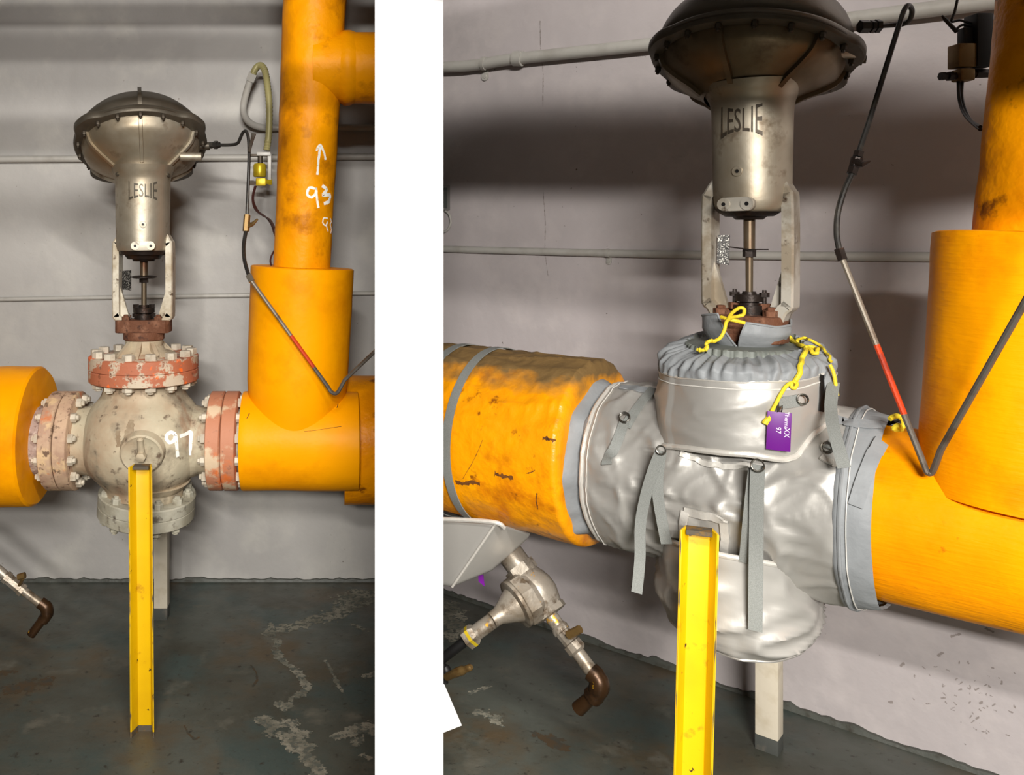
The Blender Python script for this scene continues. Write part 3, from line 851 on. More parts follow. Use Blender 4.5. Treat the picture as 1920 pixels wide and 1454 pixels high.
# ------------------------------------------------------------------ left bay: supports
def strut(name, label, base, top, x, y, wid, dep, th, group):
    """channel, open towards y; base and top are the middle of the back web"""
    t = thing(name, label, 'strut', (base.x, base.y, 0))
    prof = [(-wid * .5, dep), (-wid * .5 + th, dep), (-wid * .34 + th, th), (wid * .34 - th, th), (wid * .5 - th, dep), (wid * .5, dep), (wid * .34 + th * .4, 0), (-wid * .34 - th * .4, 0)]
    ax = top - base
    foot = base + ax * .022
    obj('channel', G().prism([foot + x * a + y * b for a, b in prof], top - foot), strut_paint, t, bevel=.0012)
    obj('foot_channel', G().prism([base + x * a * 1.0 + y * b for a, b in prof], foot - base), strut_bare, t)
    for sg in (-1, 1):
        c = [base.lerp(top, i / 60) + x * sg * (wid * .5 - th * .5) + y * dep for i in range(61)]
        obj('bare_edge', G().ribbon(c, [y] * 61, [th * 1.5 * max(0, noise.noise(Vector((i * .5, sg * 3, base.x * 9))) - .12) + .0003 for i in range(61)], .0006), strut_bare, t)
    obj('top_plate', G().box(top + y * dep * .45 - UP * .004 + UP * .0005, x * wid * .33, y * dep * .42, UP * .004), strut_bare, t)
    return t
sb_ = floor_pt(269, 1379, 0); 
st_ = U(265, 874, sb_.y)
strut('channel_strut', 'yellow channel strut standing on the floor under the bare valve', sb_ + EY * .02, st_ + EY * .02, EX, -EY, 45 * sb_.y / F, .034, .004, None)
def post(name, label, uc, vb, vtop, wpx, x, y, dep, vfoot):
    b = floor_pt(uc, vb, 0)
    t = thing(name, label, 'post', (b.x, b.y, 0))
    s = b.y / F
    w = x * wpx * s * .5
    zt = CH - (vtop - YH) * s; zf = CH - (vfoot - YH) * s
    obj('upright', G().box(b + y * dep * .5 + UP * (zf + zt) * .5, w, y * dep * .5, UP * (zt - zf) * .5), post_paint, t, bevel=.002)
    obj('foot', G().box(b + y * dep * .5 + UP * zf * .5, w * 1.01, y * dep * .505, UP * zf * .5), post_foot, t, bevel=.001)
    obj('top_plate', G().box(b + y * dep * .5 + UP * (zt + .004), w * 1.6, y * dep * .8, UP * .004), post_paint, t)
post('support_post', 'cream painted support post behind the bare valve', 301, 1164, 760, 25, EX, EY, .045, 1142)

# ------------------------------------------------------------------ left bay: wall conduits, solenoid, tubing
def conduit(name, label, pts, r, wallf, clamps=(), couplings=(), nrm=None, k=5):
    P = sm([wallf(u, v, r * 1.15) for u, v in pts], k)
    t = thing(name, label, 'conduit', P[0])
    obj('conduit_pipe', G().tube(P, r, 12), conduit_m, t)
    for u, v in couplings:
        a, b = wallf(u - 8, v, r * 1.15), wallf(u + 8, v, r * 1.15)
        obj('coupling', G().tube([a, b], r * 1.28, 12), conduit_m, t)
    for u, v in clamps:
        a, b = wallf(u - 3, v, r * 1.15), wallf(u + 3, v, r * 1.15)
        cl = obj('clamp', G().tube([a, b], r * 1.18, 12), conduit_m, t)
        c = wallf(u + 2, v, .002)
        obj('clamp_tab', G().lathe(c - UP * r * 2.3, nrm, [(0, r * .75), (.003, r * .75), (.003, r * .35), (.006, r * .3)], 14).box(c - UP * r * 1.5, (b - a).normalized() * r * .7, UP * r * .7, nrm * .002), conduit_m, cl)
    return t
conduit('wall_conduit', 'grey conduit on the wall behind the bare actuator', [(-700, 303), (140, 298), (390, 296), (560, 295), (757, 293)], .0125, LW, nrm=-EY)
conduit('wall_conduit', 'thin grey conduit on the wall behind the bare valve stem', [(-700, 575), (200, 558), (450, 554), (757, 549)], .008, LW, nrm=-EY)
# flexible hose loop and its conduit
t = thing('looped_conduit', 'conduit that leaves the wall and loops up into corrugated yellow hose', 'conduit', LW(620, 240, .02))
obj('conduit_pipe', G().tube(sm([LW(757, 239, .018), LW(640, 239.5, .018), LW(520, 240, .018), LW(490, 239, .03), LW(468, 230, .05), LW(457, 212, .07), LW(458, 190, .09), LW(466, 160, .11), LW(471, 146, .12)], 6), .0125, 12), conduit_m, t)
obj('hose_fitting', G().tube([LW(469, 152, .117), LW(475, 138, .125)], .017, 6), conduit_m, t)
hp = sm([LW(474, 140, .125), LW(480, 128, .14), LW(489, 123, .16), LW(497, 134, .19), LW(502, 165, .22), LW(505, 205, .235), LW(504, 250, .24), LW(500, 282, .24)], 12)
obj('corrugated_hose', G().tube(hp, [.0105 + .0018 * (i % 2) for i in range(len(hp))], 12), flex_m, t)
YS = YW - .24
t = thing('solenoid_valve', 'small yellow brass solenoid valve beside the leaning yellow riser', 'solenoid valve', U(490, 345, YS))
ss = YS / F
def sbx(name, u0, v0, u1, v1, dep, mat, bev=.002, Y=YS):
    c = U((u0 + u1) / 2, (v0 + v1) / 2, Y); s = Y / F
    return obj(name, G().box(c, EX * (u1 - u0) * s * .5, EY * dep * .5, UP * (v1 - v0) * s * .5), mat, t, bevel=bev)
sbx('bracket_top', 482, 286, 508, 293, .03, conduit_m)
sbx('bracket_arm', 502, 288, 509, 338, .02, conduit_m)
sbx('bracket_tie', 466, 289, 486, 294, .012, bolt_dark)
obj('stem_housing', G().lathe(U(488, 310, YS), UP, [(0, 5 * ss), (18 * ss, 5 * ss)], 16), bolt_dark, t)
obj('coil', G().lathe(U(487, 332, YS), UP, [(0, 11 * ss), (2 * ss, 12 * ss), (22 * ss, 12 * ss), (25 * ss, 10 * ss)], 24), brass, t)
sbx('brass_body', 480, 334, 499, 349, .024, brass, .004)
obj('brass_nipple', G().lathe(U(498, 341, YS), EX, [(0, 5 * ss), (6 * ss, 5 * ss), (6 * ss, 6.5 * ss), (12 * ss, 6.5 * ss)], 6), brass, t)
obj('inlet_fitting', G().lathe(U(481, 343, YS), -EX, [(0, 4 * ss), (5 * ss, 4 * ss), (5 * ss, 5 * ss), (14 * ss, 5 * ss)], 6), tube_steel, t)
t = thing('wire_pair', 'dark red wires drooping from the yellow solenoid to the riser', 'wire', U(475, 350, YS))
obj('wire', G().tube(sm([U(478, 349, YS), U(473, 372, YS - .02), U(478, 392, YS - .05), U(492, 404, YS - .12), U(506, 412, YS - .22), U(514, 426, YS - .3), U(519, 440, YS - .35)], 6), .0028, 8), wire_dark, t)
obj('wire', G().tube(sm([U(480, 349, YS), U(475, 374, YS - .02), U(484, 396, YS - .05), U(497, 406, YS - .12), U(508, 420, YS - .22), U(515, 440, YS - .3), U(520, 452, YS - .35)], 6), .0028, 8), wire_dark, t)
obj('wire', G().tube(sm([U(520, 462, YL + .1), U(511, 476, YL + .06), U(507, 488, YL + .04), U(509, 500, YL + .0)], 6), .0028, 8), wire_dark, t)

tu = thing('air_tubing', 'thin air tubing from the bare actuator bent in a V across the yellow sleeve', 'tubing', U(470, 522, 2.3))
pin = CA + eA1 * RA * 1.03 + nA * .004
obj('air_fitting', G().tube([U(394, 272, 2.49), U(412, 272, 2.48)], .009, 6).tube([U(402, 272, 2.485), U(408, 272, 2.48)], .012, 6), tube_dark, tu)
obj('black_tube', G().tube(sm([U(408, 272, 2.48), U(430, 272, 2.47), U(445, 269, 2.46), U(451, 258, 2.45), U(456, 248, 2.44), U(462, 247, 2.43), U(466, 262, 2.42), U(467, 290, 2.41), U(466, 330, 2.40), U(464, 380, 2.385), U(463, 405, 2.38)], 7), .0047, 10), tube_dark, tu)
obj('pinched_joint', G().tube([U(467, 285, 2.405), U(473, 262, 2.4), U(476, 250, 2.4)], [.004, .005, .007], 8), tube_grey, tu)
obj('inline_fitting', G().tube([U(463.5, 403, 2.38), U(461, 434, 2.372)], .0095, 6).tube([U(463, 424, 2.375), U(474, 420, 2.37), U(483, 411, 2.365)], [.008, .006, .003], 8), brass_dull, tu)
obj('lower_hose', G().tube(sm([U(461, 434, 2.372), U(457, 460, 2.345), U(458, 485, 2.31), U(463, 506, 2.29), U(468, 521, 2.28)], 6), .0055, 10), tube_dark, tu)
obj('tube_nut', G().tube([U(466, 516, 2.283), U(472, 528, 2.278)], .0095, 6), tube_steel, tu)
va, vb_, vc = U(470, 524, 2.28), U(622, 736, 2.262), U(742, 622, 2.262)
obj('steel_tube', G().tube([va, va.lerp(vb_, .5)], .0052, 10), tube_steel, tu)
obj('red_tube', G().tube([va.lerp(vb_, .5), va.lerp(vb_, .78)], .0053, 10), tube_red, tu)
obj('bent_tube', G().tube(sm([va.lerp(vb_, .78), va.lerp(vb_, .95), U(619, 733, 2.262), U(626, 738, 2.262), U(634, 735, 2.262), vb_.lerp(vc, .2)], 5) + [vb_.lerp(vc, .45), vc], .0053, 10), tube_grey, tu)

# drain line at the left edge
t = thing('drain_line', 'silver drain pipe with dark dripping elbow entering at the left edge', 'drain pipe', U(70, 1180, 2.3))
YD = 2.3; sd = YD / F
obj('nipple', G().tube([U(-110, 979, YD), U(14, 1084, YD)], 9 * sd, 16), bronze_grey, t)
obj('ball_valve', G().tube([U(10, 1081, YD), U(16, 1086, YD), U(16.5, 1086.5, YD), U(38, 1104, YD), U(38.5, 1104.4, YD), U(44, 1109, YD)], [12 * sd, 12 * sd, 10.5 * sd, 10.5 * sd, 12 * sd, 12 * sd], 8), bronze_grey, t)
obj('valve_lever', G().tube([U(36, 1098, YD - .01), U(43, 1086, YD - .03)], [3 * sd, 3 * sd], 8).tube([U(34, 1083, YD - .03), U(47, 1079, YD - .03)], 6 * sd, 10), brass_dull, t)
obj('drain_pipe', G().tube([U(40, 1105, YD), U(80, 1136, YD)], 8 * sd, 16), bronze_grey, t)
obj('elbow', G().tube(sm([U(75, 1130, YD), U(87, 1140, YD), U(88, 1152, YD), U(80, 1164, YD)], 5), [11 * sd] * 4 + [12 * sd] * 7 + [11 * sd] * 5, 16), elbow_m, t)
obj('spout', G().tube([U(80, 1162, YD), U(58, 1191, YD)], 8.5 * sd, 16), elbow_m, t)

# ------------------------------------------------------------------ right bay: valve top under the cloth jackets
XR_, YR_ = VR.x, VR.y
SR = YV / F
STR = math.sqrt(1 + ((1405 - PX) / F) ** 2)
def Rz(v): return CH - (v - YH) * SR
def vr(g, prof, seg=48, du=0.0, cap=True):
    x = (1405 + du - PX) / F * YV
    return g.lathe((x, YV, 0), UP, [(Rz(v), r * SR / STR) for v, r in prof], seg, cap)
RX = -D                                                # to the right along the run, towards the camera
NF = N.copy()                                          # front of the valve
tw = thing('control_valve', 'jacketed control valve with dark domed actuator cut off at the top edge', 'valve', (XR_, YR_, ZP - .2))
nk = sm([Vector((a, b, 0)) for a, b in [(398, 62), (394, 68), (384, 72), (368, 74), (300, 75.5), (230, 77), (200, 79), (186, 84), (172, 94), (160, 100)]], 3)
obj('actuator_neck', vr(G(), [(p.x, p.y) for p in nk], 64, 5), silver_paint, tw)
xn = (1410 - PX) / F * YV
rn = 76 * SR / STR
neck_text(tw, xn, YV, rn, Rz(232), NF, 72 * SR, 42 * SR, bolt_dark)
neck_details(tw, xn, YV, 75 * SR / STR, NF, Rz(325), Rz(385), SR * .98, (silver_paint, yoke_silver), -.006)
for a in (.0, .85):
    d_ = Matrix.Rotation(a, 3, 'Z') @ NF
    obj('vent_slot', G().lathe(Vector((xn, YV, Rz(164))) + d_ * 88 * SR / STR, d_, [(-.02, 5 * SR), (.003, 5 * SR), (.003, 2 * SR)], 10), silver_dark, tw)
n_, st_r = disc_normal(1415, 108, .40, True)
NP = U(1410, 184, YV)
CR_ = NP + n_ * 80 * SR / st_r - EX * 13 * SR
rcap = [(45, 186), (95, 165), (125, 120), (140, 60), (143, 1)]
CRT, nR, eR1, eR2, sR_, RR_ = actuator(tw, 1415, 108, YV, .40, 196, 80, 82, [A60(x) for x in (110, 50, 170, 230, 290, 350)], rcap, 14, (bowl_grime_shade, silver_dark, bolt_dark), 18,
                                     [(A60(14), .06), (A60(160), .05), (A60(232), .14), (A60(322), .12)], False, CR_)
pa = CRT + eR1 * RR_ * .98 + nR * .012
obj('air_inlet', G().lathe(pa, eR1, [(-.02, 12 * sR_), (.010, 12 * sR_), (.010, 8 * sR_), (.016, 8 * sR_)], 12), silver_dark, tw)
obj('rim_boss', G().lathe(U(1590, 96, YV - .09), (.6, .1, 0), [(-.04, 13 * SR), (.012, 13 * SR), (.014, 10 * SR)], 16), silver_paint, tw)
hw = 86 / ((RX.x - (1405 - PX) / F * RX.y) * F / YV)
yoke(tw, Vector((XR_ + 0 * SR, YR_, 0)), Rz(376), Rz(575), Rz(625), hw, RX, NF, .0205, .05, yoke_silver)
obj('neck_base', vr(G(), [(412, 26), (406, 34), (406, 46), (398, 60), (392, 66)], 36), dark_iron, tw)
obj('stem', vr(G(), [(556, 7), (482, 7.5), (482, 11), (405, 11.5)], 24), stem_steel, tw)
obj('stem_nut', vr(G(), [(482, 13), (468, 13)], 6), dark_iron, tw)
obj('pointer', G().tube([R(1366, 463, .01), R(1405, 468, .02), R(1441, 468, .02)], .0012, 6), dark_iron, tw)
gl = obj('gland', vr(G(), [(590, 30), (572, 30), (572, 20), (565, 18), (565, 27), (552, 27), (552, 14), (547, 13)], 24), dark_iron, tw)
for sg in (-1, 1):
    p = Vector((XR_, YR_, 0)) + RX * sg * .027
    obj('gland_stud', G().tube([p + UP * Rz(588), p + UP * Rz(543)], .004, 8), dark_iron, gl)
    obj('gland_nut', G().lathe(p + UP * Rz(556), UP, [(0, .009), (.008, .009)], 6), dark_iron, gl)
    obj('gland_nut', G().lathe(p + UP * Rz(580), UP, [(0, .011), (.012, .011)], 6), rust, gl)
pk = obj('packing_block', G().prism([Vector((XR_, YR_, Rz(640))) + RX * a + NF * b for a, b in [(-.066, .02), (-.055, .042), (.055, .042), (.066, .02), (.066, -.02), (.055, -.042), (-.055, -.042), (-.066, -.02)]], UP * (Rz(590) - Rz(640))), rust, tw, bevel=.005)
for a, b in ((-.045, .024), (.045, .024), (-.045, -.02), (.045, -.02)):
    place('rust_bolt', bolt_mesh(.014, .016, 0), rust, pk, basis(Vector((XR_, YR_, Rz(590))) + RX * a + NF * b, UP))
obj('packing_neck', vr(G(), [(665, 42), (640, 42), (636, 48)], 32), rust, tw)
obj('name_plate', G().prism([R(1346, 441, .005), R(1368, 441, -.005), R(1366, 497, -.005), R(1344, 494, .005)], N * -.002), plate_black, tw)

# ------------------------------------------------------------------ right bay: removable cloth jackets
def ridge(p, fr, seed=0.0):
    return (1 - abs(noise.noise(p * fr + Vector((seed, seed * 2, -seed))))) ** 3
FC = Vector((-XR_, -YR_, 0)).normalized()
RC = Vector((-FC.y, FC.x, 0))
if RC.x < 0: RC = -RC
def drum(uc, Rpx, dep=1.0):
    c = Vector(((uc - PX) / F * YV, YV, 0)); r = Rpx * SR / STR
    def pos(phi, k=1.0): return c + (FC * math.cos(phi) * dep + RC * math.sin(phi)) * r * k
    return pos, r
def zat(p, v): return CH - (v - YH) * p.y / F
def wrap(phi):
    d_ = math.degrees(phi)
    while d_ > 180: d_ -= 360
    while d_ < -180: d_ += 360
    return d_
tj = thing('bonnet_jacket', 'silver cloth jacket drum with gathered grey top around the valve bonnet', 'insulation jacket', (XR_, YR_, Rz(850)))
pos, rd = drum(1394, 166, 1.30)
bot = [(-180, 800), (-90, 828), (-62, 834), (-50, 838), (0, 852), (24, 862), (31, 858), (48, 810), (66, 772), (90, 765), (180, 800)]
top = [(-180, 660), (-95, 684), (-60, 700), (-45, 708), (0, 717), (35, 714), (60, 700), (80, 690), (180, 660)]
SEG = 168
def flat(phi):
    d_ = wrap(phi)
    k = 1.0
    for c_, w_ in ((-58, 16), (63, 16), (150, 20), (-150, 20)):
        k += .035 * math.exp(-((d_ - c_) / w_) ** 2)
    if -50 < d_ < 55: k -= .02
    return k
rows = []
NR = 22
for i in range(NR + 1):
    t_ = i / NR; row = []
    for j in range(SEG):
        ph = 2 * math.pi * j / SEG; d_ = wrap(ph)
        p = pos(ph, flat(ph) * (1 + .035 * math.sin(math.pi * t_) - .02 * t_))
        v = lerp_table(bot, d_) * (1 - t_) + lerp_table(top, d_) * t_
        p.z = zat(p, v)
        out = (FC * math.cos(ph) + RC * math.sin(ph))
        env = math.sin(math.pi * min(1, max(0, t_))) ** .6
        q = Vector((p.x * 1, p.y * 1, p.z * 2.2))
        p += out * env * (.007 * (ridge(q, 7, 2) - .5) + .004 * noise.noise(p * 9))
        p += out * .0035 * (1 - abs(2 * t_ - 1)) ** .2 * max(0, ridge(q, 15, 5) - .55)
        row.append(p)
    rows.append(row)
jp = obj('side_panel', G().grid(rows, True, False, False), jacket_cloth, tj, ang=80)
obj('bottom_binding', G().tube([p + (p - Vector((pos(0).x, pos(0).y, p.z))).normalized() * 0 for p in rows[0]] , .0055, 8, closed=True), jacket_seam, tj)
obj('top_binding', G().tube(rows[-1], .003, 8, closed=True), jacket_seam, tj)
# stitched hem just under the top edge
obj('top_stitching', G().tube([a.lerp(b, .3) + (FC * math.cos(2 * math.pi * j / SEG) + RC * math.sin(2 * math.pi * j / SEG)) * .001 for j, (a, b) in enumerate(zip(rows[NR - 2], rows[NR - 3]))], .0011, 5, closed=True), thread, tj)
# gathered collar
SEG2 = 420; rows2 = []
for i in range(13):
    t_ = i / 12; row = []
    for j in range(SEG2):
        ph = 2 * math.pi * j / SEG2; d_ = wrap(ph)
        k = lerp_table([(0, 1.0), (.35, .985), (.6, .90), (1, .665)], t_)
        p = pos(ph, k * (1 + (flat(ph) - 1) * (1 - t_)))
        vt = lerp_table(top, d_); vi = 644 + 27 * math.cos(ph)
        f_ = lerp_table([(0, 0), (.35, .42), (.6, .75), (1, 1)], t_)
        p.z = zat(pos(ph, 1), vt) * (1 - f_) + zat(pos(ph, .665), vi) * f_
        out = (FC * math.cos(ph) + RC * math.sin(ph)) * .6 + UP * .6
        gth = math.sin(ph * 38 + 6 * noise.noise(Vector((math.cos(ph) * 3, math.sin(ph) * 3, t_ * .8))))
        g2 = noise.noise(Vector((math.cos(ph) * 9, math.sin(ph) * 9, t_ * 1.3)))
        p += out * (.0030 * (abs(gth) ** .5 * (1 if gth > 0 else -1)) * t_ ** .6 + .012 * g2 * math.sin(math.pi * min(1, t_ * .9)) ** .6 + .004 * noise.noise(Vector((ph * 14, t_ * 2, 4))))
        row.append(p)
    rows2.append(row)
obj('gathered_collar', G().grid(rows2, True, False, False), cuff_cloth, tj, ang=80)
inner = rows2[-1]
rows3 = [[Vector((p.x, p.y, p.z)) for p in inner]]
cc = Vector((pos(0).x, pos(0).y, 0)) - FC * rd * 1.30
disc_z = sum(p.z for p in inner) / len(inner) - .002
for k in (.985, .8, .6, .35):
    rows3.append([Vector((cc.x, cc.y, disc_z)) + (Vector((p.x, p.y, 0)) - cc) * k for p in inner])
td = obj('top_disc', G().grid(rows3, True, False, False), pm('grey top cloth', lin(112, 116, 110), .6, bump=[(30, .3, .006)]), tj, ang=80)
# wrap around the foot of the yoke, open in a V at the front
posk, rk = drum(1400, 84)
rows4 = []
for i in range(11):
    t_ = i / 10; row = []
    ga, gb = math.radians(-15 - 24 * t_), math.radians(-15 + 14 * t_)
    for j in range(81):
        ph = gb + (2 * math.pi + ga - gb) * j / 80
        k = lerp_table([(0, .66), (.3, .88), (.6, 1.0), (1, 1.0)], t_)
        p = posk(ph, k)
        d_ = wrap(ph)
        vt = lerp_table([(-180, 585), (-90, 592), (-39, 589), (-2, 606), (40, 614), (75, 610), (95, 600), (180, 585)], d_)
        vb2 = 650 + 8 * math.cos(ph)
        p.z = zat(p, vt) * t_ + zat(p, vb2) * (1 - t_)
        p += (FC * math.cos(ph) + RC * math.sin(ph)) * (.004 * noise.noise(p * 16) + .003 * noise.noise(p * 30))
        row.append(p)
    rows4.append(row)
yw = obj('yoke_wrap', G().grid(rows4, False), cuff_cloth, tj, ang=80)
obj('wrap_hem', G().tube(rows4[-1], .0022, 6).tube([r[0] for r in rows4], .0018, 6).tube([r[-1] for r in rows4], .0018, 6), cuff_cloth, tj)
# closing flap with dark hook strip at the right end
tree_p = bvh(jp)
ps, ns = on_surface(tree_p, [(1541, 700), (1540, 735), (1538, 772)], .001, 6)
obj('hook_strip', G().ribbon(ps, ns, .012, .002), black, tj)
ps, ns = on_surface(tree_p, [(1551, 692), (1552, 730), (1550, 768)], .002, 6)
obj('closing_flap', G().ribbon(ps, ns, .018, .004), cuff_cloth, tj)

# body jacket around the run
tk = thing('body_jacket', 'padded silver cloth jacket wrapped around the horizontal valve body', 'insulation jacket', (XR_, YR_, ZP - .2))
def taxis(u): return (pipe_c(u) - VR).dot(RX)
ta, tb_ = taxis(1152), taxis(1622)
def ring_pt(t_, phi):                                 # phi from the front, upwards positive
    return VR + RX * t_, (NF * math.cos(phi) + UP * math.sin(phi))
SEGB, NB = 150, 110
rows = []
for i in range(NB + 1):
    f_ = i / NB; t_ = ta + (tb_ - ta) * f_
    r0 = lerp_table([(0, .164), (.06, .170), (.25, .171), (.5, .173), (.75, .172), (.94, .172), (1, .168)], f_)
    row = []
    for j in range(SEGB):
        ph = 2 * math.pi * j / SEGB
        c, out = ring_pt(t_, ph)
        q = c + out * r0
        w = Vector((t_ * 1.6, ph * .9, 0))
        env = math.sin(math.pi * f_) ** .35
        dd = .010 * (ridge(Vector((t_ * 7, ph * .9, 2)), 1.5, 1) - .45) + .006 * noise.noise(q * 8)
        dd += .014 * max(0, ridge(Vector((t_ * 5 + ph * 1.2, ph * .8 - t_ * 3, 4)), 2.0, 3) - .5)
        dd += .008 * max(0, ridge(Vector((t_ * 9 - ph * 1.5, ph * 1.1, 8)), 2.0, 6) - .65)
        row.append(q + out * dd * env)
    rows.append(row)
jb = obj('body_panel', G().grid(rows, True, False, False), jacket_cloth, tk, ang=80)
obj('left_binding', G().tube(rows[1], .0045, 8, closed=True), jacket_seam, tk)
obj('left_stitching', G().tube([p + (p - (VR + RX * (p - VR).dot(RX))).normalized() * .002 for p in rows[4]], .0012, 5, closed=True), thread, tk)
def cuff(name, stations, mat, amp, seed, poly=0.0):
    rws = []
    for u, r in stations:
        t_ = taxis(u); row = []
        for j in range(120):
            ph = 2 * math.pi * j / 120
            c, out = ring_pt(t_, ph)
            k = r * (1 + poly * math.cos(ph * 8 + .6)) + amp * noise.noise(Vector((math.cos(ph) * 4 + seed, math.sin(ph) * 4, t_ * 20)))
            row.append(c + out * k)
        rws.append(row)
    return obj(name, G().grid(rws, True, False, False), mat, tk, ang=60), rws
lc, lrows = cuff('left_cuff', [(1158, .160), (1150, .158), (1145, .152), (1139, .160), (1130, .168), (1120, .173), (1115, .168), (1119, .158)], cuff_cloth, .010, 1, .026)
rc_, rrows = cuff('right_cuff', [(1600, .168), (1606, .176), (1616, .177), (1621, .174), (1628, .173), (1640, .171), (1664, .167), (1670, .164), (1664, .161)], cuff_cloth, .004, 7, .004)
obj('right_binding', G().tube(rrows[2], .003, 6, closed=True), cuff_cloth, tk)
obj('right_stitching', G().tube([p + (p - (VR + RX * (p - VR).dot(RX))).normalized() * .002 for p in rrows[4]], .0011, 5, closed=True), thread, tk)
tree_b = bvh(jb, lc, rc_)
tree_all = bvh(jb, lc, rc_, jp)

def bring(name, path, w, off, tree, mat, parent, th=.0016, k=7, Y=1.6):
    ps, ns = on_surface(tree, path, off, k, Y)
    # smooth normals towards the camera so the band lies calm
    return obj(name, G().ribbon(ps, ns, w, th), mat, parent)
# top closing strips of the jacket
bring('top_strip', [(1162, 728), (1190, 730), (1232, 738)], .020, .002, tree_b, cuff_cloth, tk)
bring('top_strip', [(1532, 782), (1570, 790), (1610, 797), (1650, 800)], .022, .003, tree_b, cuff_cloth, tk)
bring('cuff_strap', [(1684, 784), (1668, 805), (1648, 835), (1632, 868), (1618, 905), (1604, 950)], .022, .004, tree_b, cuff_cloth, tk)
# window hem round the strut head
for seg_ in ([(1284, 958), (1320, 966), (1358, 974)], [(1286, 958), (1283, 985), (1282, 1020)], [(1357, 974), (1360, 1005), (1358, 1040)]):
    bring('window_hem', seg_, .014, .002, tree_b, jacket_seam, tk, .004)
# pillow seam below the bonnet jacket
bring('edge_hem', [(1276, 852), (1300, 860), (1335, 872), (1372, 876), (1402, 872)], .010, .001, tree_b, jacket_seam, tk, .005)

# cover over the bottom flange
tl = thing('bottom_jacket', 'silver cloth bowl jacket hanging under the valve behind the strut', 'insulation jacket', (XR_, YR_, .35))
posb, rbq = drum(1384, 152, 1.32)
topb = [(-180, 985), (-90, 1002), (-60, 1012), (-30, 1030), (0, 1048), (30, 1062), (55, 1078), (75, 1098), (95, 1104), (180, 985)]
zf = lambda v: zat(posb(0, 1), v)
rows = []
NBR = 24
low = [(0, 1.0, None), (.12, 1.02, None)]
for i in range(NBR + 1):
    t_ = i / NBR; row = []
    for j in range(SEG):
        ph = 2 * math.pi * j / SEG; d_ = wrap(ph)
        k = lerp_table([(0, .98), (.2, 1.0), (.5, .985), (.68, .94), (.80, .86), (.84, .82), (.86, .76), (.95, .45), (1, .02)], t_)
        p = posb(ph, k)
        vtop = lerp_table(topb, d_)
        ztop = zat(posb(ph, 1), vtop)
        zb2 = zf(1262)
        zz = lerp_table([(0, 0), (.2, .30), (.5, .66), (.68, .83), (.84, .94), (.95, .99), (1, 1)], t_)
        p.z = ztop + (zb2 - ztop) * zz
        out = FC * math.cos(ph) + RC * math.sin(ph)
        p += out * (.009 * noise.noise(Vector((p.x * 7, p.y * 7, p.z * 15))) + .020 * max(0, ridge(Vector((p.x * 3, p.y * 3, p.z * 10)), 2.2, 4) - .45) + .006 * noise.noise(p * 20)) * math.sin(math.pi * min(1, t_ * 1.05)) ** .5
        row.append(p)
    rows.append(row)
jl = obj('bowl_panel', G().grid(rows, True, False, True), jacket_cloth, tl, ang=80)
obj('top_binding', G().tube(rows[0], .005, 8, closed=True), jacket_seam, tl)
obj('lower_binding', G().tube(rows[20], .003, 8, closed=True), jacket_cloth, tl)
tree_l = bvh(jl)
tree_front = bvh(jb, jp, jl, lc, rc_)

# webbing straps and rings
def dring(parent, u, v, rp, off, tree, tilt=0.0):
    p, n = hit(tree, u, v, off) if tree else (R(u, v, off), N)
    if p is None: p, n = R(u, v, .19), N
    s = p.y / F * .78
    n = (n + (EYE - p).normalized()).normalized()
    x = UP.cross(n).normalized(); y = n.cross(x)
    for k in (0, 1):
        pts = []
        for j in range(24):
            a = 2 * math.pi * j / 24
            pts.append(p + n * (.004 * k) + (x * math.cos(a + tilt) + y * max(math.sin(a), -.98)) * rp * s + y * rp * s * .16 * k)
        obj('d_ring', G().tube(pts, .0013, 6, closed=True), dring_m, parent)
WB = .0195
bring('webbing_strap', [(1226, 732), (1204, 758), (1180, 792), (1176, 800)], WB, .004, tree_b, webbing, tk)
bring('webbing_strap', [(1174, 792), (1160, 824), (1148, 850), (1139, 873)], WB, .006, tree_b, webbing, tk)
dring(tk, 1174, 790, 12, .008, tree_b)
def hang(name, pts, parent, w=WB, mat=webbing):
    P = sm([R(u, v, o) for u, v, o in pts], 8)
    ns = [(EYE - p).normalized() for p in P]
    ns = [(n * .8 + N * .4).normalized() for n in ns]
    return obj(name, G().ribbon(P, ns, w, .0016), mat, parent)
hang('webbing_strap', [(1240, 846, .215), (1226, 880, .215), (1211, 930, .215), (1201, 985, .21), (1200, 1050, .20), (1194, 1112, .20)], tj)
hang('webbing_strap', [(1240, 846, .205), (1234, 890, .205), (1234, 930, .205), (1242, 980, .20), (1250, 1020, .19)], tj)
dring(tj, 1240, 845, 10, .222, None)
hang('webbing_strap', [(1421, 872, .215), (1419, 930, .212), (1418, 1010, .21), (1417, 1100, .205), (1416, 1183, .20)], tl, .0225)
hang('webbing_strap', [(1416, 880, .205), (1410, 930, .205), (1404, 990, .205), (1398, 1056, .19)], tl, .021)
dring(tl, 1421, 874, 14, .222, None)
hang('webbing_strap', [(1563, 718, .085), (1558, 760, .13), (1562, 800, .17), (1574, 845, .195), (1583, 878, .205)], tj, .019)
ps, ns = on_surface(tree_p, [(1458, 756), (1478, 754), (1494, 751)], .002, 5)
obj('ring_loop', G().ribbon(ps, ns, .020, .003), webbing, tj)
dring(tj, 1499, 750, 12, .008, tree_p)
dring(tk, 1553, 845, 12, .008, tree_b)
bring('ring_loop', [(1550, 835), (1560, 838), (1568, 842)], .018, .004, tree_b, webbing, tk)
bring('ring_patch', [(1540, 860), (1560, 870), (1578, 872)], .010, .002, tree_b, jacket_seam, tk, .005)

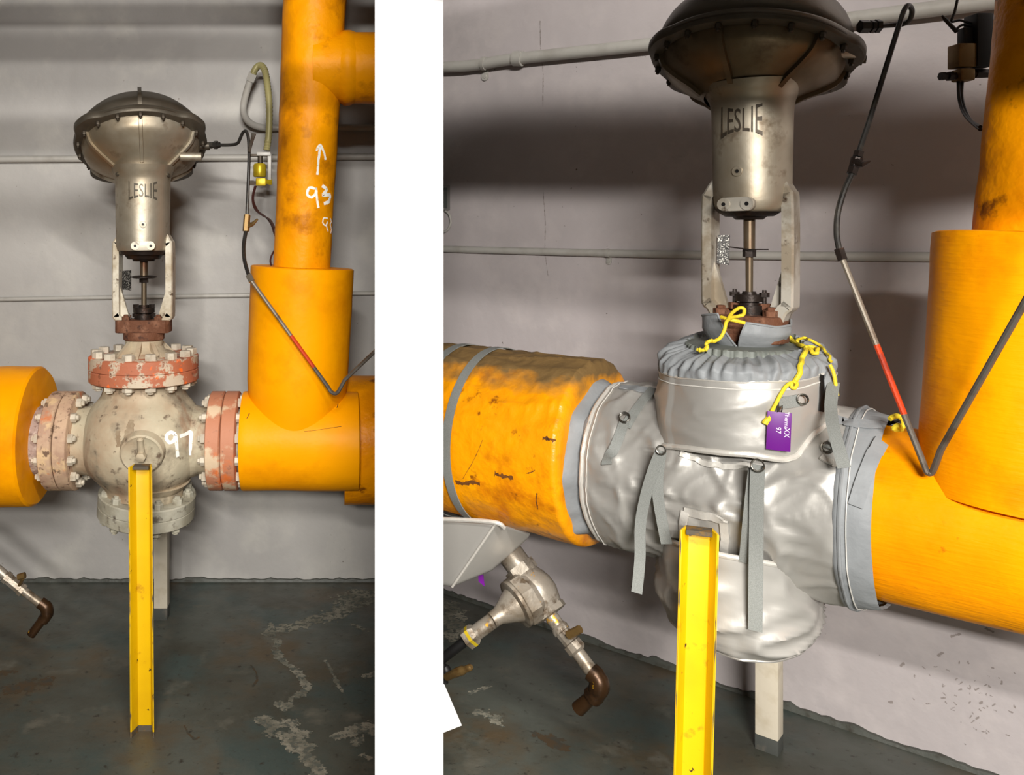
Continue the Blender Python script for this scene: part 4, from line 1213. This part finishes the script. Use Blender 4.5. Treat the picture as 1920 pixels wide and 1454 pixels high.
# cords
def cord_on(name, pts, parent, tree, r=.0032, off=.005, Y=1.55, k=6):
    ps, ns = on_surface(tree, pts, off, k, Y)
    return obj(name, G().tube(sm(ps[::2], 2), r, 8), cord, parent)
tree_top = bvh(jp, bpy.data.objects['gathered_collar'], td, yw)
tc_ = obj('draw_cord', G().tube(sm([R(1352, 595, .105), R(1366, 599, .112), R(1380, 602, .11), R(1396, 606, .10)], 6), .0034, 8), cord, tj)
obj('cord_bow', G().tube(sm([R(1364, 601, .112), R(1372, 588, .118), R(1386, 578, .12), R(1395, 580, .118), R(1394, 590, .116), R(1386, 593, .118), R(1370, 597, .116), R(1362, 604, .114), R(1358, 620, .116), R(1350, 634, .124), R(1338, 641, .138)], 6), .0032, 8), cord, tc_)
obj('cord_tail', G().tube(sm([R(1339, 640, .137), R(1330, 640, .142), R(1324, 646, .146), R(1326, 653, .148), R(1318, 657, .15), R(1307, 656, .15)], 6), [.0032 + .0016 * (i % 6 == 3) for i in range(31)], 8), cord, tc_)
c2 = cord_on('draw_cord', [(1482, 632), (1492, 642), (1504, 650), (1512, 658), (1508, 672), (1500, 692), (1490, 712), (1484, 720)], tj, tree_top, .0044)
cord_on('cord_knot', [(1484, 716), (1490, 720), (1488, 728), (1481, 727), (1480, 719), (1470, 726), (1460, 742), (1450, 760), (1442, 776), (1434, 793)], c2, tree_top, .0032)
cord_on('cord_knot', [(1436, 780), (1440, 784), (1434, 790), (1431, 795)], c2, tree_top, .0052, .006)
cord_on('cord_bow', [(1512, 656), (1522, 656), (1532, 662), (1533, 669), (1524, 668), (1512, 658)], c2, tree_top, .0034, .008)
cord_on('cord_bow', [(1498, 645), (1502, 638), (1516, 642), (1534, 652), (1548, 666), (1556, 684)], c2, tree_top, .0026, .006)
obj('cord_end', G().tube(sm([R(1556, 684, .09), R(1563, 700, .09), R(1567, 722, .09), R(1570, 742, .09)], 5), .003, 8), cord, c2)
ck = obj('draw_cord', G().tube(sm([R(1668, 786, .10), R(1680, 780, .09), R(1692, 786, .08), R(1694, 798, .08), R(1684, 806, .09), R(1676, 804, .10), R(1684, 798, .10), R(1690, 806, .09)], 6), .0042, 8), cord, tk)

# purple tag
pt, nt_ = hit(tree_p, 1455, 806, .012)
tn = (nt_ + (EYE - pt).normalized() * 1.5); tn.z *= .3; tn.normalize()
tx = UP.cross(tn).normalized(); ty = tn.cross(tx)
tx, ty = (tx * math.cos(.04) + ty * math.sin(-.04)), (ty * math.cos(.04) + tx * math.sin(.04))
if tx.x < 0: tx = -tx
ts = pt.y / F
tg = thing('identification_tag', 'purple plastic tag with white lettering hanging on the bonnet jacket', 'tag', pt - ty * .04)
obj('tag_plate', G().box(pt, tx * 20.5 * ts, ty * 36 * ts, tn * .0008), purple, tg, bevel=.0006)
def tag_text(s, size, ox, oy):
    """lettering turned a quarter clockwise; ox, oy in pixels from the tag's middle (right, up)"""
    me = text_mesh(s, size * ts, 0.0)
    g_ = G()
    vs_ = []
    for v in me.vertices:
        a, b = v.co.x, v.co.y
        vs_.append(pt + tn * .0013 + tx * (ox * ts + b) + ty * (oy * ts - a))
    g_.add(vs_, [tuple(p.vertices) for p in me.polygons])
    return obj('tag_lettering', g_, tag_print, tg)
tag_text('Therma', 10, 9, 22)
tag_text('XX', 13, 9, -1)
tag_text('97', 12.5, -5, 2)
tag_text('tag', .1, 0, 0) if False else None
obj('tag_ring', G().tube([pt + ty * 36 * ts + (tx * math.cos(a) + tn * math.sin(a)) * .004 + ty * .006 * (1 + math.sin(a * 2)) for a in [i * math.pi / 5 for i in range(10)]], .0011, 6, closed=True), dring_m, tg)

# ------------------------------------------------------------------ right bay: insulated pipes
def dusty(mat, dust):
    nt = mat.node_tree; nd, lk = nt.nodes, nt.links
    b = nd['Principled BSDF']; src = b.inputs['Base Color'].links[0].from_socket
    ge = nd.new('ShaderNodeNewGeometry'); sx = nd.new('ShaderNodeSeparateXYZ'); lk.new(ge.outputs['Position'], sx.inputs[0])
    hz = nd.new('ShaderNodeMapRange'); hz.inputs[1].default_value = ZP + .012; hz.inputs[2].default_value = ZP + .212; lk.new(sx.outputs[2], hz.inputs[0])
    no = nd.new('ShaderNodeTexNoise'); no.inputs['Scale'].default_value = 9; no.inputs['Detail'].default_value = 5
    ad = nd.new('ShaderNodeMath'); ad.operation = 'MULTIPLY_ADD'; ad.inputs[1].default_value = .45; lk.new(no.outputs[0], ad.inputs[0]); lk.new(hz.outputs[0], ad.inputs[2])
    mr = nd.new('ShaderNodeMapRange'); mr.inputs[1].default_value = .93; mr.inputs[2].default_value = 1.10; lk.new(ad.outputs[0], mr.inputs[0])
    mx = nd.new('ShaderNodeMix'); mx.data_type = 'RGBA'; lk.new(mr.outputs[0], mx.inputs[0]); lk.new(src, mx.inputs[6]); mx.inputs[7].default_value = dust
    lk.new(mx.outputs[2], b.inputs['Base Color'])
    mr2 = nd.new('ShaderNodeMapRange'); mr2.inputs[3].default_value = .34; mr2.inputs[4].default_value = .85; lk.new(mr.outputs[0], mr2.inputs[0]); lk.new(mr2.outputs[0], b.inputs['Roughness'])
yellow_dusty = pm('dusty yellow insulation paint', lin(244, 158, 3), .34, mott=[(6, lin(230, 146, 10), .45, .7, 4), (9, lin(206, 120, 6), .54, .66, 6), (22, lin(140, 78, 12), .62, .70, 5)],
                  bump=[(16, .5, .012), (70, .3, .004)])
dusty(yellow_dusty, lin(118, 92, 52))
tq = thing('insulated_pipe', 'thick wrinkled yellow insulated pipe with grey straps beside the partition', 'pipe', pipe_c(1000) - UP * .2)
RI, ZI = .200, ZP + .012
te_ = taxis(1116)
rows = []
MB = 110
ends = []
for j in range(200):
    ph = 2 * math.pi * j / 200
    c, out = ring_pt(te_, ph); c.z = ZI
    ends.append((c + out * RI, out))
far = [to_partition(p, D) for p, o_ in ends]
for i in range(MB + 1):
    t_ = i / MB; row = []
    for (p, out), q in zip(ends, far):
        x = q.lerp(p, t_)
        up_ = max(0, out.z + .15)
        dd = .003 * noise.noise(x * 6) + .0022 * noise.noise(x * 15)
        w = noise.noise(Vector((x.dot(D) * 5, x.dot(N) * 22, x.z * 22)))
        dd += min(1, up_ * 1.6) * .006 * (1 - abs(w)) ** 4 + min(1, up_ * 1.6) * .003 * (1 - abs(noise.noise(x * 26))) ** 3
        row.append(x + out * dd)
    rows.append(row)
for k, dx in ((.975, .008), (.90, .012), (.60, .012)):
    rows.append([Vector((VR + RX * (te_ + dx)).to_tuple()) * 1 for _ in range(0)] or [(lambda c, o_: c + o_ * RI * k)(Vector(((VR + RX * (te_ + dx)).x, (VR + RX * (te_ + dx)).y, ZI)), o_) for p, o_ in ends])
li = obj('insulation', G().grid(rows, True, False, True), yellow_dusty, tq, ang=50)
tree_i = bvh(li)
g = G()
for st, w in (([(855, 905), (872, 907), (886, 904), (900, 908)], .012), ([(928, 888), (942, 893), (962, 896)], .010), ([(1018, 822), (1030, 824), (1042, 826)], .010), ([(1007, 925), (1006, 940), (1009, 955)], .003), ([(905, 826), (890, 860), (868, 898)], .0012), ([(988, 888), (996, 886), (1003, 882)], .003)):
    ps, ns = on_surface(tree_i, st, .0004, 6, 1.9)
    g.ribbon(ps, ns, [w * random.uniform(.3, 1) for _ in ps], .0006, .5)
obj('torn_marks', g, grime, tq)['kind'] = 'stuff'
for uc, sh in ((930, .0), (868, .0)):
    P = []
    for j in range(97):
        ph = 2 * math.pi * j / 96
        c, out = ring_pt(taxis(uc) + sh * math.sin(ph), ph); c.z = ZI
        P.append(c + out * (RI + .007)); 
    ns = [(p - Vector(((p - RX * 0).x, p.y, p.z))) for p in P]
    ns = []
    for j in range(97):
        ph = 2 * math.pi * j / 96
        ns.append(NF * math.cos(ph) + UP * math.sin(ph))
    obj('webbing_band', G().ribbon(P, ns, .022, .002), webbing, tq)

ty_ = thing('insulated_tee', 'yellow canvas wrapped tee with thick riser sleeve at the right edge', 'pipe', pipe_c(1900) - UP * .15)
a_, b_ = pipe_c(1590), pipe_c(2500)
Lr = (b_ - a_).length
obj('run_jacket', rough_cyl(a_, b_ - a_, [(0, .12), (0, .148)] + [(Lr * i / 40, .150) for i in range(41)], 80, .0025, 7), yellow_weave, ty_)
YT = 1.357
def rt(name, a, b, ra, rb_, mat, n, amp, lip):
    ax = b - a; L = ax.length
    prof = [(L * i / n, ra + (rb_ - ra) * i / n) for i in range(n + 1)]
    if lip: prof += [(L + .002, rb_ - .004), (L + .002, rb_ * .4)]
    return obj(name, rough_cyl(a, ax, prof, 80, amp, 8), mat, ty_)
rt('riser_sleeve', U(1916, 940, YT), U(1961, 449, YT), .141, .149, yellow_weave, 30, .0022, True)
rt('riser_pipe', U(1944, 470, YT), U(2097, -980, YT), .0845, .088, yellow_rough, 90, .003, False)

# ------------------------------------------------------------------ right bay: supports
sbR = U(1302, 988, 1.475)
bot_ = Vector(((1296 - PX) / F * 1.475, 1.475, 0))
sdir = (EX * .96 + EY * .0)
fcs = Vector((-.42, -1, 0)).normalized(); sx_ = Vector((-fcs.y, fcs.x, 0)); sx_ = sx_ if sx_.x > 0 else -sx_
topS = U(1311, 988, 1.49); botS = Vector(((1290 - PX) / F * 1.49, 1.49, 0))
strut('channel_strut', 'yellow channel strut in front of the silver jackets', botS, topS, sx_, fcs, .0625, .032, .004, None)
post('support_post', 'cream painted support post under the silver bowl jacket', 1437, 1412, 1120, 40, RX, -NF, .045, 1384)

# ------------------------------------------------------------------ right bay: wall items
conduit('wall_conduit', 'fat grey conduit clamped to the wall behind the dark actuator', [(790, 127), (860, 125), (905, 120), (970, 110), (1220, 83), (1620, 33), (1850, 4), (2000, -16)], .0195, RW, [(908, 119)], [(972, 110)], N)
conduit('wall_conduit', 'thin grey conduit on the wall behind the jacketed valve yoke', [(790, 466), (1140, 475), (1400, 479), (1735, 482), (1900, 484)], .0115, RW, [(1140, 475)], [], N)
t = thing('wall_box', 'small grey electrical box on the wall at the partition edge', 'electrical box', RW(832, 395, .02))
def wbx(name, u0, v0, u1, v1, o0, o1, mat):
    p = [RW(u0, v0, o0), RW(u1, v0, o0), RW(u1, v1, o0), RW(u0, v1, o0)]
    return obj(name, G().prism(p, N * (o1 - o0)), mat, t, bevel=.002)
wbx('box_body', 806, 348, 844, 394, .001, .035, box_grey)
wbx('box_cover', 809, 352, 839, 390, .0352, .039, post_foot)
obj('cord_loop', G().tube(sm([RW(833, 394, .012), RW(842, 402, .012), RW(845, 418, .012), RW(838, 432, .012), RW(826, 436, .012)], 6), .004, 8), conduit_m, t)
YQ = 1.72
t = thing('solenoid_valve', 'dark brass solenoid valve high beside the right riser', 'solenoid valve', U(1805, 150, YQ))
ss = YQ / F
sbx('brass_coil', 1787, 84, 1820, 128, .034, brass_dull, .003, YQ)
sbx('coil_neck', 1801, 53, 1818, 84, .02, black, .002, YQ)
sbx('rear_block', 1819, 28, 1850, 128, .04, black, .004, YQ)
sbx('brass_body', 1792, 130, 1819, 153, .03, brass_dull, .004, YQ)
obj('left_fitting', G().lathe(U(1793, 143, YQ), -EX, [(0, 7 * ss), (8 * ss, 7 * ss), (8 * ss, 9 * ss), (16 * ss, 9 * ss), (16 * ss, 6 * ss), (22 * ss, 6 * ss), (22 * ss, 8 * ss), (30 * ss, 8 * ss)], 6), dark_iron, t)
obj('right_fitting', G().lathe(U(1818, 138, YQ), EX, [(0, 7 * ss), (10 * ss, 7 * ss), (10 * ss, 9 * ss), (24 * ss, 9 * ss), (40 * ss, 8 * ss)], 6), dark_iron, t)
t = thing('wire_pair', 'black wires around the dark solenoid at the right riser', 'wire', U(1800, 155, YQ))
obj('wire', G().tube(sm([U(1797, 153, YQ), U(1798, 180, YQ - .01), U(1804, 205, YQ - .03), U(1816, 224, YQ - .08), U(1838, 243, YQ - .2)], 6), .0032, 8), black, t)
obj('wire', G().tube(sm([U(1804, 153, YQ), U(1803, 180, YQ - .01), U(1809, 205, YQ - .03), U(1820, 226, YQ - .08), U(1838, 238, YQ - .2)], 6), .0032, 8), black, t)
obj('wire', G().tube(sm([U(1819, 44, YQ), U(1800, 38, YQ), U(1784, 40, YQ), U(1790, 22, YQ), U(1797, -10, YQ)], 6), .0026, 8), black, t)
obj('wire', G().tube(sm([U(1819, 50, YQ), U(1804, 47, YQ), U(1792, 56, YQ)], 6), .0026, 8), black, t)
obj('pull_tie', G().tube([U(1766, 29, YQ), U(1772, 36, YQ), U(1794, 60, YQ)], [.0018, .004, .004], 8), black, t)

# air tubing
tz = thing('air_tubing', 'dark air tubing from the jacketed actuator bent in a V across the right sleeve', 'tubing', U(1742, 888, 1.36))
Y0 = 1.56
obj('air_fitting', G().tube([U(1612, 50, Y0), U(1628, 50, Y0), U(1628, 50, Y0), U(1650, 49, Y0)], [.012, .012, .009, .009], 6).tube([U(1632, 50, Y0), U(1638, 50, Y0)], .012, 6).tube([U(1641, 49, Y0), U(1649, 49, Y0)], .0125, 6), tube_dark, tz)
obj('black_tube', G().tube(sm([U(1648, 49, Y0), U(1675, 47, Y0), U(1694, 45, Y0 - .01), U(1706, 36, Y0 - .02), U(1710, 20, Y0 - .03), U(1704, 10, Y0 - .04), U(1697, 16, Y0 - .045), U(1688, 40, Y0 - .05), U(1660, 130, Y0 - .06), U(1632, 220, Y0 - .07), U(1609, 288, Y0 - .08)], 7), .0044, 10), tube_dark, tz)
obj('inline_fitting', G().tube([U(1611, 284, Y0 - .08), U(1608, 294, Y0 - .08)], .0085, 6).tube([U(1607, 296, Y0 - .08), U(1603, 312, Y0 - .08)], .0095, 8).tube([U(1601, 314, Y0 - .08), U(1597, 326, Y0 - .08)], .009, 6).tube([U(1606, 304, Y0 - .085), U(1618, 309, Y0 - .10), U(1632, 302, Y0 - .10)], [.007, .005, .0015], 8), dark_iron, tz)
obj('lower_hose', G().tube(sm([U(1598, 325, Y0 - .08), U(1583, 358, Y0 - .085), U(1571, 400, Y0 - .09), U(1569, 440, Y0 - .10), U(1574, 470, Y0 - .11)], 7), .0049, 10), tube_dark, tz)
obj('tube_nut', G().tube([U(1573, 467, Y0 - .11), U(1580, 488, Y0 - .115)], .0085, 6), dark_iron, tz)
v0_, v1_, v2_ = U(1579, 484, Y0 - .115), U(1739, 888, 1.345), U(2100, 254, 1.01)
obj('steel_tube', G().tube([v0_, v0_.lerp(v1_, .42)], .0046, 10), tube_steel, tz)
obj('red_tube', G().tube([v0_.lerp(v1_, .42), v0_.lerp(v1_, .74)], .0047, 10), tube_red, tz)
obj('bent_tube', G().tube(sm([v0_.lerp(v1_, .74), v0_.lerp(v1_, .95), U(1737, 884, 1.346), U(1743, 888, 1.343), U(1750, 882, 1.338), v1_.lerp(v2_, .09)], 5) + [v1_.lerp(v2_, .4), v1_.lerp(v2_, .7), v2_], .0048, 10), tube_grey, tz)

# ------------------------------------------------------------------ right bay: hanging jacket, strainer and drain under the left pipe
th_ = thing('strainer_jacket', 'grey silver cloth jacket strapped under the wrinkled yellow pipe', 'insulation jacket', R(880, 1100, 0))
pts = [R(782, 974, .15), R(930, 979, .15), R(847, 1103, .13), R(782, 1092, .13), R(1004, 1001, .03), R(925, 1071, .07), R(800, 985, -.12), R(800, 1080, -.1)]
bm = bmesh.new()
for p in pts: bm.verts.new(p)
bmesh.ops.convex_hull(bm, input=bm.verts)
bmesh.ops.dissolve_limit(bm, angle_limit=.06, verts=bm.verts, edges=bm.edges)
me = bpy.data.meshes.new('panel'); bm.to_mesh(me); bm.free()
g = G().add([v.co for v in me.vertices], [tuple(p.vertices) for p in me.polygons])
obj('panel', g, jacket_cloth, th_, bevel=.012, bseg=3, ang=60)
obj('top_binding', G().tube(sm([R(790, 974, .155), R(860, 975, .155), R(928, 980, .155), R(945, 990, .14)], 5), .005, 8), jacket_seam, th_)
obj('seam_binding', G().tube([R(929, 983, .15), R(890, 1040, .143), R(848, 1101, .133)], .003, 8), jacket_seam, th_)
t = thing('small_tag', 'small dark purple tag hanging under the strainer jacket', 'tag', R(903, 1098, .08))
obj('tag_plate', G().prism([R(896, 1072, .06), R(905, 1068, .05), R(909, 1100, .05), R(898, 1091, .06)], N * .0012), purple, t)

t = thing('strainer_drain', 'silver wye strainer with hose, ball valve and dark elbow below the pipe', 'strainer', R(1000, 1110, 0))
def S(u, v, o=0.0): return R(u, v, o)
sS = S(1000, 1110).y / F
def seg_tube(name, a, b, r0, r1, mat, n=20, steps=None):
    return obj(name, G().tube([a, b], [r0, r1], n), mat, t)
seg_tube('inlet_pipe', S(950, 1030), S(988, 1082), 25 * sS, 25 * sS, bronze_grey)
obj('upper_hex', G().lathe(S(972, 1062), S(988, 1084) - S(972, 1062), [(0, 31 * sS), (18 * sS, 31 * sS), (20 * sS, 28 * sS)], 6), bronze_grey, t)
bA, bB = S(983, 1078), S(1030, 1146)
obj('strainer_body', G().tube([bA.lerp(bB, k) for k in (0, .15, .35, .6, .85, 1)], [28 * sS, 33 * sS, 38 * sS, 38 * sS, 32 * sS, 27 * sS], 28), bronze_grey, t)
obj('lower_hex', G().lathe(S(1017, 1128), S(1034, 1152) - S(1017, 1128), [(0, 31 * sS), (16 * sS, 31 * sS), (16 * sS, 33 * sS), (26 * sS, 33 * sS), (28 * sS, 26 * sS)], 8), bronze_grey, t)
for u, v in ((993, 1063), (1033, 1114)):
    obj('plug', G().lathe(S(u - 4, v + 3), S(u + 6, v - 4) - S(u - 4, v + 3), [(0, 7 * sS), (14 * sS, 7 * sS), (15 * sS, 5 * sS)], 8), bronze_grey, t)
br0, br1 = S(1000, 1112, .02), S(934, 1156, .10)
bax = br1 - br0; bl = bax.length
obj('cap_nut', G().lathe(br0, bax, [(0, 36 * sS), (bl * .12, 40 * sS), (bl * .14, 46 * sS), (bl * .42, 46 * sS), (bl * .44, 42 * sS)], 8), bronze_grey, t)
for k in range(8):
    pass
obj('cap_flange', G().lathe(br0 + bax * .42, bax, [(0, 42 * sS), (.003, 44 * sS), (.010, 44 * sS), (.012, 40 * sS), (.013, 32 * sS), (.022, 29 * sS), (.038, 22 * sS), (.058, 15 * sS), (.075, 14 * sS)], 36), bronze_grey, t)
seg_tube('blowdown_pipe', br0.lerp(br1, .85), S(888, 1190, .13), 14 * sS, 14 * sS, bronze_grey)
h0, h1 = S(893, 1186, .128), S(866, 1207, .145)
obj('hose_hex', G().lathe(h0, h1 - h0, [(0, 15 * sS), (6 * sS, 19 * sS), (24 * sS, 19 * sS), (26 * sS, 14 * sS)], 6), bronze_grey, t)
obj('paint_band', G().lathe(h0.lerp(h1, .25), h1 - h0, [(0, 18 * sS), (.001, 19.4 * sS), (.008, 19.4 * sS), (.009, 18 * sS)], 6), brass, t)
obj('black_hose', G().tube(sm([S(872, 1203, .14), S(850, 1220, .15), S(832, 1234, .155), S(815, 1246, .16)], 5), 9 * sS, 12), black, t)
obj('hose_cock', G().tube(sm([S(815, 1240, .16), S(833, 1252, .16), S(838, 1262, .16), S(833, 1272, .16), S(834, 1282, .16)], 5), [7 * sS] * 6 + [9 * sS] * 9 + [7 * sS] * 6, 12), black, t)
obj('cock_lever', G().tube(sm([S(838, 1270, .17), S(855, 1262, .18), S(872, 1256, .18), S(884, 1251, .18)], 4), [7 * sS] * 4 + [8 * sS] * 4 + [6 * sS] * 4 + [4 * sS], 10), brass_dull, t)
p0, p1, p2, p3, p4 = S(1026, 1146), S(1052, 1182), S(1082, 1220), S(1118, 1272), S(1126, 1284)
seg_tube('drain_nipple', p0, p1, 13 * sS, 13 * sS, bronze_grey)
obj('ball_valve', G().lathe(S(1046, 1174), S(1084, 1222) - S(1046, 1174), [(0, 15 * sS), (5 * sS, 17 * sS), (12 * sS, 17 * sS), (13 * sS, 14.5 * sS), (34 * sS, 14.5 * sS), (36 * sS, 18 * sS), (50 * sS, 18 * sS), (54 * sS, 14 * sS)], 10), bronze_grey, t)
obj('valve_lever', G().tube([S(1064, 1192, .01), S(1076, 1186, .03)], 5 * sS, 8).tube([S(1066, 1192, .03), S(1088, 1180, .03)], [8 * sS, 7 * sS], 8), brass_dull, t)
seg_tube('drain_pipe', S(1076, 1214), S(1114, 1266), 12.5 * sS, 12.5 * sS, bronze_grey)
ep = sm([S(1108, 1260), S(1120, 1272), S(1124, 1286), S(1118, 1300), S(1110, 1308)], 5)
obj('elbow', G().tube(ep, [17 * sS if i < 5 or i > 15 else 16 * sS + 2 * sS * math.sin((i - 5) / 10 * math.pi) for i in range(len(ep))], 20), elbow_m, t)
obj('spout', G().tube([S(1114, 1303), S(1104, 1312), S(1084, 1330)], [13 * sS, 11.5 * sS, 13 * sS], 20), elbow_m, t)
pp = [S(800, 1262, .2), S(833, 1284, .2), S(866, 1361, .2), S(800, 1387, .2)]
tag(obj('paper_sheet', G().prism(pp, N * .0006), paper), 'corner of a white paper sheet at the lower partition edge', 'paper')
